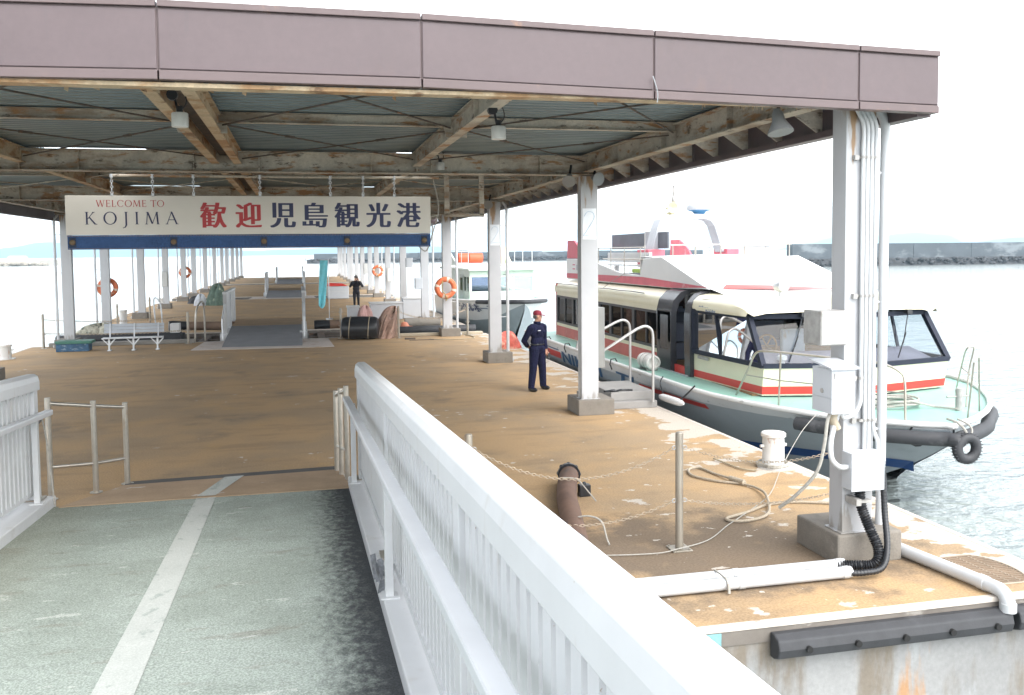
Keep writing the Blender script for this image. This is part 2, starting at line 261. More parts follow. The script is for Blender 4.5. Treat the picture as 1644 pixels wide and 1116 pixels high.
# ------------------------------------------------------------------ mesh building
class MB:
    def __init__(s): s.v = []; s.f = []; s.m = []
    def add(s, vs_, fs, m=0):
        o = len(s.v); s.v += [tuple(a) for a in vs_]; s.f += [tuple(i+o for i in q) for q in fs]; s.m += [m]*len(fs); return s
    def box(s, x0, x1, y0, y1, z0, z1, m=0):
        return s.add([(x0, y0, z0), (x1, y0, z0), (x1, y1, z0), (x0, y1, z0), (x0, y0, z1), (x1, y0, z1), (x1, y1, z1), (x0, y1, z1)],
                     [(0, 3, 2, 1), (4, 5, 6, 7), (0, 1, 5, 4), (1, 2, 6, 5), (2, 3, 7, 6), (3, 0, 4, 7)], m)
    def bar(s, p0, p1, w_, h_, m=0, upv=(0, 0, 1)):
        p0 = Vector(p0); p1 = Vector(p1); d = (p1-p0).normalized(); u = Vector(upv)
        if abs(d.dot(u)) > .98: u = Vector((0, 1, 0))
        sx = d.cross(u).normalized(); uu = sx.cross(d); q = []
        for p in (p0, p1):
            for a, b in ((-1, -1), (1, -1), (1, 1), (-1, 1)): q.append(p+sx*a*w_/2+uu*b*h_/2)
        return s.add(q, [(0, 1, 2, 3), (7, 6, 5, 4), (0, 4, 5, 1), (1, 5, 6, 2), (2, 6, 7, 3), (3, 7, 4, 0)], m)
    def tube(s, pts, r, n=8, m=0, closed=False, caps=True):
        pts = [Vector(p) for p in pts]; k = len(pts); rr = r if isinstance(r, (list, tuple)) else [r]*k; vs_ = []; prev = None
        for i, p in enumerate(pts):
            a = pts[(i-1) % k] if (closed or i > 0) else p; b = pts[(i+1) % k] if (closed or i < k-1) else p
            d = (b-a).normalized()
            if prev is None:
                u = Vector((0, 0, 1)) if abs(d.z) < .9 else Vector((1, 0, 0))
                x = d.cross(u).normalized()
            else:
                x = (prev-d*prev.dot(d)).normalized()
            y = d.cross(x); prev = x
            for j in range(n):
                t = 2*math.pi*j/n; vs_.append(p+(x*math.cos(t)+y*math.sin(t))*rr[i])
        fs = []
        for i in range(k if closed else k-1):
            i2 = (i+1) % k
            for j in range(n): fs.append((i*n+j, i2*n+j, i2*n+(j+1) % n, i*n+(j+1) % n)[::-1])
        if caps and not closed: fs.append(tuple(range(n))); fs.append(tuple((k-1)*n+j for j in reversed(range(n))))
        return s.add(vs_, fs, m)
    def cyl(s, p0, p1, r0, r1=None, n=16, m=0): return s.tube([p0, p1], [r0, r0 if r1 is None else r1], n, m)
    def lathe(s, prof, c=(0, 0, 0), n=24, m=0, axis='Z'):
        vs_ = []
        for r, z in prof:
            for j in range(n):
                t = 2*math.pi*j/n; x, y = r*math.cos(t), r*math.sin(t)
                q = {'Z': (x, y, z), 'Y': (x, z, y), 'X': (z, x, y)}[axis]; vs_.append((q[0]+c[0], q[1]+c[1], q[2]+c[2]))
        fs = [(i*n+j, i*n+(j+1) % n, (i+1)*n+(j+1) % n, (i+1)*n+j) for i in range(len(prof)-1) for j in range(n)]
        fs += [tuple(reversed(range(n))), tuple((len(prof)-1)*n+j for j in range(n))]
        return s.add(vs_, fs, m)
    def ell(s, c, r, n=16, k=10, m=0):
        prof = [(math.sin(math.pi*i/k)+1e-4, -math.cos(math.pi*i/k)) for i in range(k+1)]; o = len(s.v); s.lathe(prof, n=n, m=m)
        for i in range(o, len(s.v)):
            v = s.v[i]; s.v[i] = (c[0]+v[0]*r[0], c[1]+v[1]*r[1], c[2]+v[2]*r[2])
        return s
    def prism(s, poly, a0, a1, axis='X', m=0):
        n = len(poly); mk = {'X': lambda p, a: (a, p[0], p[1]), 'Y': lambda p, a: (p[0], a, p[1]), 'Z': lambda p, a: (p[0], p[1], a)}[axis]
        vs_ = [mk(p, a0) for p in poly]+[mk(p, a1) for p in poly]
        return s.add(vs_, [tuple(range(n)), tuple(reversed(range(n, 2*n)))]+[(i, i+n, (i+1) % n+n, (i+1) % n) for i in range(n)], m)
    def torus(s, c, R_, r, axis='Y', n=32, k=10, m=0, squash=1.0):
        pts = []
        for i in range(n):
            t = 2*math.pi*i/n; a, b = R_*math.cos(t), R_*math.sin(t)
            pts.append(Vector(c)+Vector({'Y': (a, 0, b), 'X': (0, a, b), 'Z': (a, b, 0)}[axis]))
        return s.tube(pts, r, k, m, closed=True)
    def grid(s, rows, m=0, closed=False):
        n = len(rows[0]); vs_ = [p for r_ in rows for p in r_]; fs = []
        for i in range(len(rows)-1):
            for j in range(n if closed else n-1): fs.append((i*n+j, i*n+(j+1) % n, (i+1)*n+(j+1) % n, (i+1)*n+j))
        return s.add(vs_, fs, m)
    def build(s, name, mats, parent=None, smooth=False, bevel=0.0, world=True, loc=None, warp=None):
        if not isinstance(mats, (list, tuple)): mats = [mats]
        vv = s.v
        if warp: vv = [warp(p) for p in vv]
        if parent is not None and world and loc is None:
            mi = root_matrix(parent).inverted(); vv = [mi @ Vector(p) for p in vv]
        me = bpy.data.meshes.new(name); me.from_pydata([tuple(p) for p in vv], [], s.f); me.update()
        for a in mats: me.materials.append(a)
        for p, mi_ in zip(me.polygons, s.m): p.material_index = min(mi_, len(mats)-1)
        fix_normals(me)
        o = bpy.data.objects.new(name, me); COL.objects.link(o)
        if parent is not None: o.parent = parent
        if loc is not None: o.location = loc
        if smooth: smooth_mesh(me)
        if bevel:
            b = o.modifiers.new('bevel', 'BEVEL'); b.width = bevel; b.segments = 2; b.limit_method = 'ANGLE'; b.angle_limit = R(40)
        return o
def smooth_mesh(me, ang=40):
    import bmesh
    for p in me.polygons: p.use_smooth = True
    bm = bmesh.new(); bm.from_mesh(me)
    for e in bm.edges:
        if len(e.link_faces) == 2 and e.calc_face_angle(0) > R(ang): e.smooth = False
    bm.to_mesh(me); bm.free()
def fix_normals(me):
    import bmesh
    bm = bmesh.new(); bm.from_mesh(me); bmesh.ops.recalc_face_normals(bm, faces=bm.faces); bm.to_mesh(me); bm.free()
def root_matrix(o):
    m = Matrix.Identity(4); ch = []
    while o is not None: ch.append(o); o = o.parent
    for a in reversed(ch): m = m @ Matrix.LocRotScale(a.location, a.rotation_euler, a.scale)
    return m
def tag(o, label=None, cat=None, group=None, kind=None):
    for k, v in (('label', label), ('category', cat), ('group', group), ('kind', kind)):
        if v: o[k] = v
    return o
def thing(name, label, cat, loc=(0, 0, 0), rz=0, group=None):
    o = bpy.data.objects.new(name, None); COL.objects.link(o); o.location = loc; o.rotation_euler = (0, 0, rz); o.empty_display_size = .2
    return tag(o, label, cat, group)
CH = {}
def dup(o, parent=None, loc=None, label=None, rz=None):
    c = o.copy(); COL.objects.link(c); c.parent = parent
    if loc is not None: c.location = loc
    if rz is not None: c.rotation_euler = (0, 0, rz)
    if label: c['label'] = label
    for k in [x for x in bpy.data.objects if x.parent == o]: dup(k, c)
    return c
def inst(src, name, parent, loc, rz=None):
    o = bpy.data.objects.new(name, src.data); COL.objects.link(o); o.parent = parent; o.location = loc
    if rz is not None: o.rotation_euler = (0, 0, rz)
    for md in src.modifiers:
        if md.type == 'BEVEL':
            b = o.modifiers.new('bevel', 'BEVEL'); b.width = md.width; b.segments = 2; b.limit_method = 'ANGLE'; b.angle_limit = R(40)
    return o
def curve_pts(ctrl, n=8):
    P = [Vector(p) for p in ctrl]; o = []
    for i in range(len(P)-1):
        a, b, c, d = P[max(i-1, 0)], P[i], P[i+1], P[min(i+2, len(P)-1)]
        for k in range(n):
            t = k/n; o.append(0.5*((2*b)+(c-a)*t+(2*a-5*b+4*c-d)*t*t+(3*b-a-3*c+d)*t**3))
    o.append(P[-1]); return o
def text_mesh(body, size=1.0):
    c = bpy.data.curves.new('lettering', 'FONT'); c.body = body; c.size = size; c.align_x = 'CENTER'; c.align_y = 'CENTER'
    o = bpy.data.objects.new('lettering', c); COL.objects.link(o)
    dg = bpy.context.evaluated_depsgraph_get(); me = bpy.data.meshes.new_from_object(o.evaluated_get(dg))
    v = [tuple(p.co) for p in me.vertices]; f_ = [tuple(p.vertices) for p in me.polygons]
    bpy.data.objects.remove(o); bpy.data.curves.remove(c); bpy.data.meshes.remove(me)
    return v, f_
# ------------------------------------------------------------------ water, land
s_ = MB(); s_.add([(-9000, -600, -1.0), (9000, -600, -1.0), (9000, 9000, -1.0), (-9000, 9000, -1.0)], [(0, 1, 2, 3)])
tag(s_.build('sea', seam), kind='structure')
def ridge(name, cx, cy, wid, dep, prof, seed):
    rnd = random.Random(seed); ph = [rnd.uniform(0, 6.28) for _ in range(12)]
    nx, ny = 90, 10; rows = []
    for j in range(ny+1):
        row = []
        for i in range(nx+1):
            u = i/nx; v = j/ny
            e = 0
            for k in range(len(prof)-1):
                if prof[k][0] <= u <= prof[k+1][0]:
                    t = (u-prof[k][0])/(prof[k+1][0]-prof[k][0]); t = t*t*(3-2*t); e = prof[k][1]*(1-t)+prof[k+1][1]*t
            nzv = sum(math.sin(u*(9+7*q)*2+ph[q]+v*3*(q+1))/(1.6+q) for q in range(8))
            hgt = e*math.sin(math.pi*v)**.8*(1+.07*nzv)
            row.append((cx-wid/2+u*wid, cy+(v-.5)*dep, -1.5+max(hgt, 0)))
        rows.append(row)
    m_ = MB().grid(rows); o = m_.build(name, hillm, smooth=True); tag(o, kind='structure'); return o
ridge('hill', -1010, 4800, 2000, 700, [(0, 30), (.18, 18), (.3, 44), (.44, 78), (.56, 58), (.66, 62), (.8, 34), (1, 16)], 1)
ridge('hill', 60, 5200, 1500, 700, [(0, 12), (.2, 16), (.42, 30), (.6, 44), (.74, 48), (.9, 50), (1, 40)], 2)
ridge('hill', 5150, 7600, 1700, 700, [(0, 0), (.2, 60), (.34, 112), (.5, 92), (.62, 118), (.8, 150), (1, 120)], 3)
ridge('hill', 4650, 5200, 1500, 600, [(0, 0), (.3, 26), (.45, 60), (.6, 66), (1, 52)], 4)
# breakwaters
bw = thing('breakwater', 'long grey concrete sea wall with pale streaks beyond the moored boat bow', 'breakwater', (108, 180, -1))
m_ = MB()
for k in range(14):
    x0 = 104+k*15; m_.box(x0, x0+14.9, 179, 181.5, .5, 4.0)
m_.build('wall', wallm, bw)
m_ = MB(); rnd = random.Random(4)
m_.prism([(176.6, -1.2), (179, .75), (181, .75), (181, -1.2)], 103, 320, 'X')
for k in range(1100):
    x = 103+rnd.random()*215; a = rnd.uniform(.25, .6)
    m_.ell((x, 176.8+rnd.random()*2.2, -.8+rnd.random()*1.4), (a*1.3, a, a*.8), 6, 4)
m_.build('rubble', sandm, bw)
b2 = thing('breakwater', 'thin dark breakwater on the horizon behind the two boats', 'breakwater', (60, 392, -1))
m_ = MB()
for k in range(16): m_.box(6+k*11, 16.9+k*11, 392, 396, .5, 3.0+.1*(k % 3))
m_.build('wall', wallm, b2)
m_ = MB()
m_.prism([(388, -1.2), (391.5, .7), (394, .7), (394, -1.2)], 3, 196, 'X')
for k in range(1200):
    x = 4+rnd.random()*190; a = rnd.uniform(.35, .75)
    m_.ell((x, 389+rnd.random()*2.6, -.8+rnd.random()*1.5), (a*1.4, a, a*.9), 6, 4)
m_.build('rubble', sandm, b2)
b3 = thing('breakwater', 'low pale stone quay across the water at far left', 'breakwater', (-150, 440, -1))
m_ = MB(); m_.box(-230, -112, 441, 475, -1.2, 1.6); m_.build('quay', quaym, b3)
m_ = MB()
for k in range(150):
    x = -225+rnd.random()*117; a = rnd.uniform(.5, 1.2)
    m_.ell((x, 440.5-rnd.random()*1.5, -.8+rnd.random()*1.0), (a*1.4, a, a*.8), 6, 4)
m_.build('rubble', M('rubble_pale', (.28, .25, .21), .9, var=.3, vscale=1), b3)
mast = MB().cyl((-134, 446, 1.6), (-134, 446, 11.5), .16, .08, 8); tag(mast.build('signal_mast', stainless), 'thin mast standing on the far left quay', 'mast')
for k, (x, l, h_) in enumerate(((-146, 9, 2.2), (-128, 7, 1.3))):
    o = MB().box(x, x+l, 452, 458, 1.6, 1.6+h_).prism([(452, 1.6+h_), (455, 2.3+h_), (458, 1.6+h_)], x, x+l, 'X').build('shed', quaym); tag(o, ['longer low shed beside the mast on the far left quay', 'smaller low shed right of the mast on the far quay'][k], 'shed')

# ------------------------------------------------------------------ pontoons
PER = 29.66
for n in range(4):
    y0 = 6.33+PER*n; y1 = 32.1+PER*n
    m_ = MB(); m_.box(-8.5, 6.45, y0, y1, -1.9, 0, 1); m_.m[1] = 0
    p_ = m_.build('pier_deck', [deckm, sidem]); tag(p_, kind='structure')
    e = MB(); e.box(-8.52, 6.47, y0-.02, y0+.05, -.035, .004); e.box(-8.52, 6.47, y1-.05, y1+.02, -.035, .004)
    e.box(6.40, 6.47, y0+.05, y1-.05, -.035, .004); e.box(-8.52, -8.45, y0+.05, y1-.05, -.035, .004)
    tag(e.build('edge_strip', edgem, p_, bevel=.004), kind='structure')
    e = MB(); e.box(-8.512, 6.462, y0-.012, y0+.1, -.15, -.036); e.box(6.3, 6.462, y0+.1, y1, -.15, -.036)
    tag(e.build('edge_band', bandm, p_), kind='structure')

# ------------------------------------------------------------------ canopies
def ibeam(m, p0, p1, h, wf, tf=.016, tw=.012, mi=0):
    p0 = Vector(p0); p1 = Vector(p1); Z = Vector((0, 0, 1))
    m.bar(p0+Z*tf/2, p1+Z*tf/2, wf, tf, mi); m.bar(p0+Z*(h-tf/2), p1+Z*(h-tf/2), wf, tf, mi)
    m.bar(p0+Z*h/2, p1+Z*h/2, tw, h-2*tf, mi)
    return m
CX, Y7 = -1.1, 7.0
cp = thing('pier_canopy', 'nearest pier canopy with mauve fascia over the welcome sign', 'canopy', (CX, Y7, 0), 0, 'canopies along the pier')
LEN = 29.35; HW = 6.07; CY_ = [.49+7.965*k for k in range(4)]
def zf(lx): return -0.0195*max(0, lx-1.2)-0.0195*max(0, -lx-1.2)     # fascia falls gently to both sides
# columns with plinths
colm = MB().box(-.155, .155, -.11, .11, .27, 4.21); colm.box(-.185, .185, -.14, .14, .281, .292)
c0 = colm.build('column', colpaint, cp, bevel=.012, loc=(HW, CY_[0], 0))
pl = MB().box(-.335, .335, -.36, .36, -.01, .28); p0 = pl.build('plinth', concrete, c0, bevel=.02, loc=(0.1, 0.19, 0))
COLS = {}
for k, ly in enumerate(CY_):
    for s in (1, -1):
        if k == 0 and s == 1: COLS[(s, k)] = c0; continue
        c = inst(c0, 'column', cp, (s*HW, ly, 0)); inst(p0, 'plinth', c, (s*.1, .19, 0)); COLS[(s, k)] = c
# cross beams at columns and mid bays
for k, ly in enumerate(CY_+[LEN-.25]):
    m_ = MB(); ly_ = ly+(.0 if k else -.18)
    ibeam(m_, (-HW-.3, ly_, 4.23), (HW+.3, ly_, 4.23), .335, .2)
    for lx in (-HW, -5.2, -3.04, -2.2, -.5, .5, 2.3, 3.06, 3.3, 5.2, HW): m_.box(lx-.008, lx+.008, ly_-.09, ly_-.008, 4.247, 4.548); m_.box(lx-.008, lx+.008, ly_+.008, ly_+.09, 4.247, 4.548)
    for lx in (-4.6, 4.6):      # splice plates with bolts
        m_.box(lx-.11, lx+.11, ly_-.02, ly_-.007, 4.27, 4.53)
        for a in range(5):
            for b_ in (-.07, .07): m_.cyl((lx+b_, ly_-.034, 4.29+a*.055), (lx+b_, ly_-.018, 4.29+a*.055), .014, n=6)
    m_.build('cross_beam', steel, cp, loc=(0, 0, 0))
for k in range(4):
    ly = CY_[k]+3.98 if k < 3 else CY_[3]+2.4
    for (a, b_) in ((-HW, -3.0), (-3.0, -.15), (.15, 3.05), (3.05, HW)):
        m_ = MB(); ibeam(m_, (a+.05, ly, 4.475), (b_-.05, ly, 4.475), .125, .09, .01, .008)
        for e_ in (a+.09, b_-.09): m_.add([(e_-.06, ly, 4.475), (e_+.06, ly, 4.475), (e_+.06, ly, 4.35), (e_-.02, ly, 4.35)], [(0, 1, 2, 3)])
        m_.build('purlin', steel, cp, loc=(0, 0, 0))
# longitudinal beams
for lx, h, wf, mt in ((-HW, .30, .18, steel), (HW, .30, .18, steel), (-3.02, .235, .13, rustbeam), (3.05, .235, .13, steel)):
    m_ = MB(); ibeam(m_, (lx, .12, 4.585-h), (lx, LEN-.1, 4.585-h), h, wf)
    for q in range(14): m_.box(lx-wf*.45, lx-.007, .9+q*1.99, .915+q*1.99, 4.605-h, 4.565); m_.box(lx+.007, lx+wf*.45, .9+q*1.99, .915+q*1.99, 4.605-h, 4.565)
    m_.build('girder', mt, cp, loc=(0, 0, 0))
for lx in (-.17, .17):
    m_ = MB(); ibeam(m_, (lx, .12, 4.36), (lx, LEN-.1, 4.36), .22, .12); m_.build('girder', rustbeam, cp, loc=(0, 0, 0))
MB().box(-.105, .105, .12, LEN-.1, 4.5, 4.59).build('gutter', darksteel, cp, loc=(0, 0, 0))
# diagonal tie rods
for k in range(4):
    ya = CY_[k] if k else .15; yb = CY_[k+1] if k < 3 else LEN-.3; ym = CY_[k]+3.98 if k < 3 else CY_[3]+2.4
    for (a, b_) in ((-HW+.1, -3.1), (-2.95, -.25), (.25, 2.98), (3.12, HW-.1)):
        for (y_0, y_1) in ((ya+.15, ym-.05), (ym+.05, yb-.15)):
            for (q0, q1) in (((a, y_0, 4.46), (b_, y_1, 4.46)), ((b_, y_0, 4.44), (a, y_1, 4.44))):
                md = (Vector(q0)+Vector(q1))/2; dd = (Vector(q1)-Vector(q0)).normalized()
                m_ = MB().cyl(q0, q1, .011, n=6); m_.bar(Vector(q0)*.72+Vector(q1)*.28-dd*.09, Vector(q0)*.72+Vector(q1)*.28+dd*.09, .035, .03)
                m_.build('tie_rod', darksteel if k < 1 else steel, cp, loc=(0, 0, 0))
# corrugated roof sheets (ribs run across the pier), with open rooflight slots
def corr(x0, x1, y0, y1, z):
    per = .19; n = max(2, int(round((y1-y0)/per))); prof = []
    for i in range(n):
        b_ = y0+i*(y1-y0)/n; d = (y1-y0)/n
        prof += [(b_, z), (b_+d*.36, z), (b_+d*.5, z+.045), (b_+d*.86, z+.045)]
    prof.append((y1, z))
    m_ = MB(); vs_ = []; fs = []
    for (y, zz) in prof: vs_ += [(x0, y, zz), (x1, y, zz), (x0, y, zz+.012), (x1, y, zz+.012)]
    for i in range(len(prof)-1):
        a = i*4; b_ = a+4; fs += [(a, a+1, b_+1, b_), (a+2, b_+2, b_+3, a+3), (a, b_, b_+2, a+2), (a+1, a+3, b_+3, b_+1)]
    fs += [(0, 2, 3, 1), (len(vs_)-4, len(vs_)-3, len(vs_)-1, len(vs_)-2)]
    return m_.add(vs_, fs)
HX = 6.52
prev = .14
for k in range(4):
    end = CY_[k+1]+.16 if k < 3 else LEN-.05
    corr(-HX, HX, prev, end, 4.605).build('roof_sheet', sheet, cp, loc=(0, 0, 0))
    if k < 3:
        a = end; b_ = end+.5
        for (x0, x1) in ((-HX, -2.85), (-1.25, 2.75), (3.35, HX)): corr(x0, x1, a, b_, 4.605).build('roof_sheet', sheet, cp, loc=(0, 0, 0))
        prev = b_
# fascia panels
def fpanel(L_, zl, zr, hl, hr):
    m_ = MB()
    def quad(y0, y1, a0, a1, x0, x1):
        za = lambda x, t: (zl+(zr-zl)*x/L_)+t*(hl+(hr-hl)*x/L_)
        m_.add([(x0, y0, za(x0, a0)), (x1, y0, za(x1, a0)), (x1, y1, za(x1, a0)), (x0, y1, za(x0, a0)), (x0, y0, za(x0, a1)), (x1, y0, za(x1, a1)), (x1, y1, za(x1, a1)), (x0, y1, za(x0, a1))],
               [(0, 3, 2, 1), (4, 5, 6, 7), (0, 1, 5, 4), (1, 2, 6, 5), (2, 3, 7, 6), (3, 0, 4, 7)])
    g = .008
    quad(0, .05, .135, .895, g, L_-g); return m_, quad
XJ = [-7.67, -6.59, -4.71, -2.83, -.95, .94, 2.82, 4.68, 5.47]
for i in range(len(XJ)-1):
    a, b_ = XJ[i]-CX, XJ[i+1]-CX; zl, zr = 4.158+zf(a-.9), 4.158+zf(b_-.9); hl = .56-.004*abs(a); hr = .56-.004*abs(b_)
    m_, quad = fpanel(b_-a, zl, zr, hl, hr); pnl = m_.build('fascia_panel', fascia_m, cp, bevel=.006, loc=(a, 0, 0))
    m_, quad = fpanel(b_-a, zl, zr, hl, hr); m_.v = []; m_.f = []; m_.m = []
    quad(-.012, .09, 0, .118, .006, b_-a-.006); quad(-.02, .12, .915, 1.0, .006, b_-a-.006); quad(.012, .045, .115, .918, .0, b_-a)
    m_.build('fascia_trim', trim_m, pnl, bevel=.004, loc=(0, 0, 0))
for sgn in (1, -1):
    n = 12
    for i in range(n):
        L_ = (LEN-.1)/n; m_ = MB(); x0 = 6.53 if sgn > 0 else -6.57
        z0 = 4.055
        m_.box(x0, x0+.04, .1+i*L_+.008, .1+(i+1)*L_-.008, z0+.07, z0+.47); m_.box(x0-.1*(sgn > 0), x0+.04+.1*(sgn < 0), .1+i*L_+.004, .1+(i+1)*L_-.004, z0-.002, z0+.066); m_.box(x0-.01, x0+.05, .1+i*L_+.004, .1+(i+1)*L_-.004, z0+.474, z0+.53)
        o = m_.build('fascia_panel', fascia_m, cp, loc=(0, 0, 0))
MB().box(-HX, HX, .06, .14, 4.25, 4.6).build('fascia_backing', darksteel, cp, loc=(0, 0, 0))
mm = MB(); mm.box(-6.5, 6.5, .055, .2, 4.118, 4.148); mm.build('eaves_angle', rustbeam, cp, loc=(0, 0, 0))
rnd = random.Random(21); m_ = MB()
for k in range(150):
    x = rnd.uniform(4.75, 5.95) if k < 120 else rnd.uniform(-1, 4.7); y = rnd.uniform(.16, .34); a = rnd.uniform(.01, .035); l_ = rnd.uniform(.03, .10); q = rnd.uniform(-1, 1)
    m_.add([(x, y, 4.20), (x+a, y+.02*q, 4.20), (x+a*.8+.03*q, y+.03, 4.20-l_), (x-.01+.02*q, y-.01, 4.19-l_*.8)], [(0, 1, 2, 3)])
m_.build('peeling_rust', rustbeam, cp, loc=(0, 0, 0))['kind'] = 'stuff'
MB().tube(curve_pts([(3.90, -.025, 4.30), (3.915, -.04, 4.24), (3.935, -.04, 4.16), (3.935, -.03, 4.09)], 5), .005, 5).build('loose_strap', lampgrey, cp, loc=(0, 0, 0))
# downpipes
def downpipe(x, y, s):
    m_ = MB(); m_.tube(curve_pts([(x-.12*s, y, 4.22), (x-.03*s, y, 4.12), (x, y, 4.0), (x, y, 3.8)], 4)+[Vector((x, y, .55))]+curve_pts([(x, y, .45), (x, y, .22), (x+.03*s, y-.06, .1), (x+.12*s, y-.12, .06)], 4), .043, 12)
    for z in (.9, 1.9, 2.9): m_.cyl((x, y, z-.02), (x, y, z+.02), .045, n=10)
    return m_
for k in range(4):
    for s in (1, -1):
        if s == 1 and k == 1: continue
        m_ = downpipe(s*(HW+.36), CY_[k]+.06, s)
        for z in (1.2, 2.4, 3.6): m_.bar((s*HW, CY_[k]+.06, z), (s*(HW+.36), CY_[k]+.06, z), .02, .02)
        m_.build('downpipe', pvc, cp, loc=(0, 0, 0), smooth=True)
clabels = ['second pier canopy, over the far bench and flag', 'third pier canopy, past the second bridge ramp', 'last and farthest pier canopy at the sea end']
for n in (1, 2, 3): dup(cp, None, (CX, Y7+PER*n, 0), clabels[n-1])
# brackets between the right girder and the fascia of the nearest canopy
sb = MB().add([(HW+.09, -.006, 4.30), (6.50, -.006, 4.08), (6.50, -.006, 4.5), (HW+.09, -.006, 4.5), (HW+.09, .006, 4.30), (6.50, .006, 4.08), (6.50, .006, 4.5), (HW+.09, .006, 4.5)],
              [(0, 1, 2, 3), (7, 6, 5, 4), (0, 4, 5, 1), (1, 5, 6, 2), (2, 6, 7, 3), (3, 7, 4, 0)])
s0 = sb.build('soffit_bracket', steel, cp, loc=(0, .9, 0))
for q in range(1, 34): inst(s0, 'soffit_bracket', cp, (0, .9+q*.82, 0))
# painted numbers on the columns
def num2(size):
    pts = curve_pts([(-.10, .12), (-.04, .19), (.06, .18), (.085, .10), (.03, .0), (-.06, -.12), (-.11, -.19), (.0, -.175), (.11, -.18)] and [(-.10, 0, .12), (-.04, 0, .19), (.06, 0, .18), (.085, 0, .10), (.03, 0, .0), (-.06, 0, -.12), (-.11, 0, -.19), (.0, 0, -.175), (.11, 0, -.18)], 5)
    m_ = MB()
    for i in range(len(pts)-1): m_.bar(pts[i]*size, pts[i+1]*size, .004, .045+.008*math.sin(i), upv=(0, 1, 0))
    return m_
for k, z in ((1, 3.38), (2, 3.35)):
    pch = MB().box(-.125, .125, -.113, -.111, z-.27, z+.27).build('paint_patch', M('patch_paint', (.76, .79, .82), .5), COLS[(1, k)], loc=(0, 0, 0))
    n_ = num2(1.1); n_.v = [(a*.9, b_*.2-.1145, c+z) for a, b_, c in n_.v]; n_.build('painted_number', chalkblue, COLS[(1, k)], loc=(0, 0, 0))
# ------------------------------------------------------------------ gangway (slopes down to the pier)
GE = 11.28
def wz(p): return (p[0], p[1], p[2]+.03+.060*(GE-p[1]))
gw = thing('gangway', 'white railed gangway with green turf surface sloping down onto the pier', 'gangway', (-1.14, GE, 0))
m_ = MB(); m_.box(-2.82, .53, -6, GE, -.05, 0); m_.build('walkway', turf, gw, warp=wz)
m_ = MB(); m_.add([(-1.20, -4, .004), (-.905, -4, .004), (-1.035, GE, .004), (-1.25, GE, .004)], [(0, 1, 2, 3)])
m_.add([(-1.20, -4, 0), (-.905, -4, 0), (-1.035, GE, 0), (-1.25, GE, 0)], [(3, 2, 1, 0)]); m_.build('centre_stripe', stripem, gw, warp=wz)
for s in (0, 1):
    x0, x1 = (.525, .80) if s == 0 else (-3.09, -2.815)
    m_ = MB(); m_.box(x0, x1, -6, GE+.1, -.42, .115)
    m_.build('kerb', white, gw, warp=wz, bevel=.012)
    rl = MB(); xc = .71 if s == 0 else -3.0
    # moulded cap rail: bullnose section
    sec = [(-.085, 1.36), (.085, 1.36), (.085, 1.46), (.07, 1.52), (.035, 1.545), (-.035, 1.545), (-.07, 1.52), (-.085, 1.46)]
    rl.prism([(a+xc, b_) for a, b_ in sec], -6, GE, 'Y'); ra = rl.build('railing', white, gw, warp=wz, bevel=.006)
    m_ = MB(); m_.box(xc-.055, xc+.03, -6, GE, .185, .235); m_.build('bottom_rail', white, ra, warp=wz)
    ys = [GE-.1-3.62*k for k in range(5)]
    post0 = None
    for y in ys:
        zz = .03+.060*(GE-y)
        if post0 is None:
            m_ = MB(); m_.box(-.065, .065, -.075, .075, .11, 1.37); post0 = m_.build('post', white, ra, bevel=.006, loc=(0, 0, 0))
            mi = root_matrix(ra).inverted(); post0.location = mi @ Vector((xc, y, zz))
            f0 = MB().box(-.11, .11, -.12, .12, .105, .13).build('base_plate', postmetal, post0, loc=(0, 0, 0))
        else:
            q = inst(post0, 'post', ra, mi @ Vector((xc, y, zz))); inst(f0, 'base_plate', q, (0, 0, 0))
    b0 = None; y = GE-.1
    for k in range(4):
        a = ys[k]-.09; b_ = ys[k+1]+.09; n = 24; st = (a-b_)/n
        for j in range(n):
            yy = a-(j+.5)*st; zz = .03+.060*(GE-yy)
            if s == 1 and yy < 5: continue
            if b0 is None:
                b0 = MB().box(-.04, .034, -.046, .046, .21, 1.365).build('baluster', white, ra, loc=mi @ Vector((xc, yy, zz)))
            else: inst(b0, 'baluster', ra, mi @ Vector((xc, yy, zz)))
    # hand rail on the inner side
    xh = .52 if s == 0 else -2.84
    m_ = MB(); m_.box(xh-.043, xh+.043, -6, GE+.05, 1.06, 1.125); hr = m_.build('handrail', M('rail_aluminium', (.62, .64, .67), .38, .35, var=.06), gw, warp=wz, bevel=.012)
    for k in range(4):
        y = GE-.35-4.45*k; xx = xh+.055 if s == 0 else xh-.055; m_ = MB(); m_.box(xx-.03, xx+.03, y-.03, y+.03, .1, 1.07); m_.box(xx-.07, xx+.07, y-.08, y+.08, .112, .126); m_.build('handrail_post', white, gw, warp=wz, bevel=.005)
# torn bracket metal on the kerb
m_ = MB(); rnd = random.Random(3)
for k in range(9):
    a = Vector((.57+rnd.uniform(-.05, .04), 6.85+rnd.uniform(-.22, .2), .2)); m_.bar(wz(a-Vector((0, 0, .1)))[:3], Vector(wz(a))+Vector((rnd.uniform(-.07, .03), rnd.uniform(-.07, .07), rnd.uniform(-.02, .10))), .05, .006)
tag(m_.build('scrap_metal', M('torn_zinc', (.25, .26, .28), .5, .5, var=.3, vscale=30)), 'crumpled grey scrap of metal on the right gangway kerb', 'scrap')
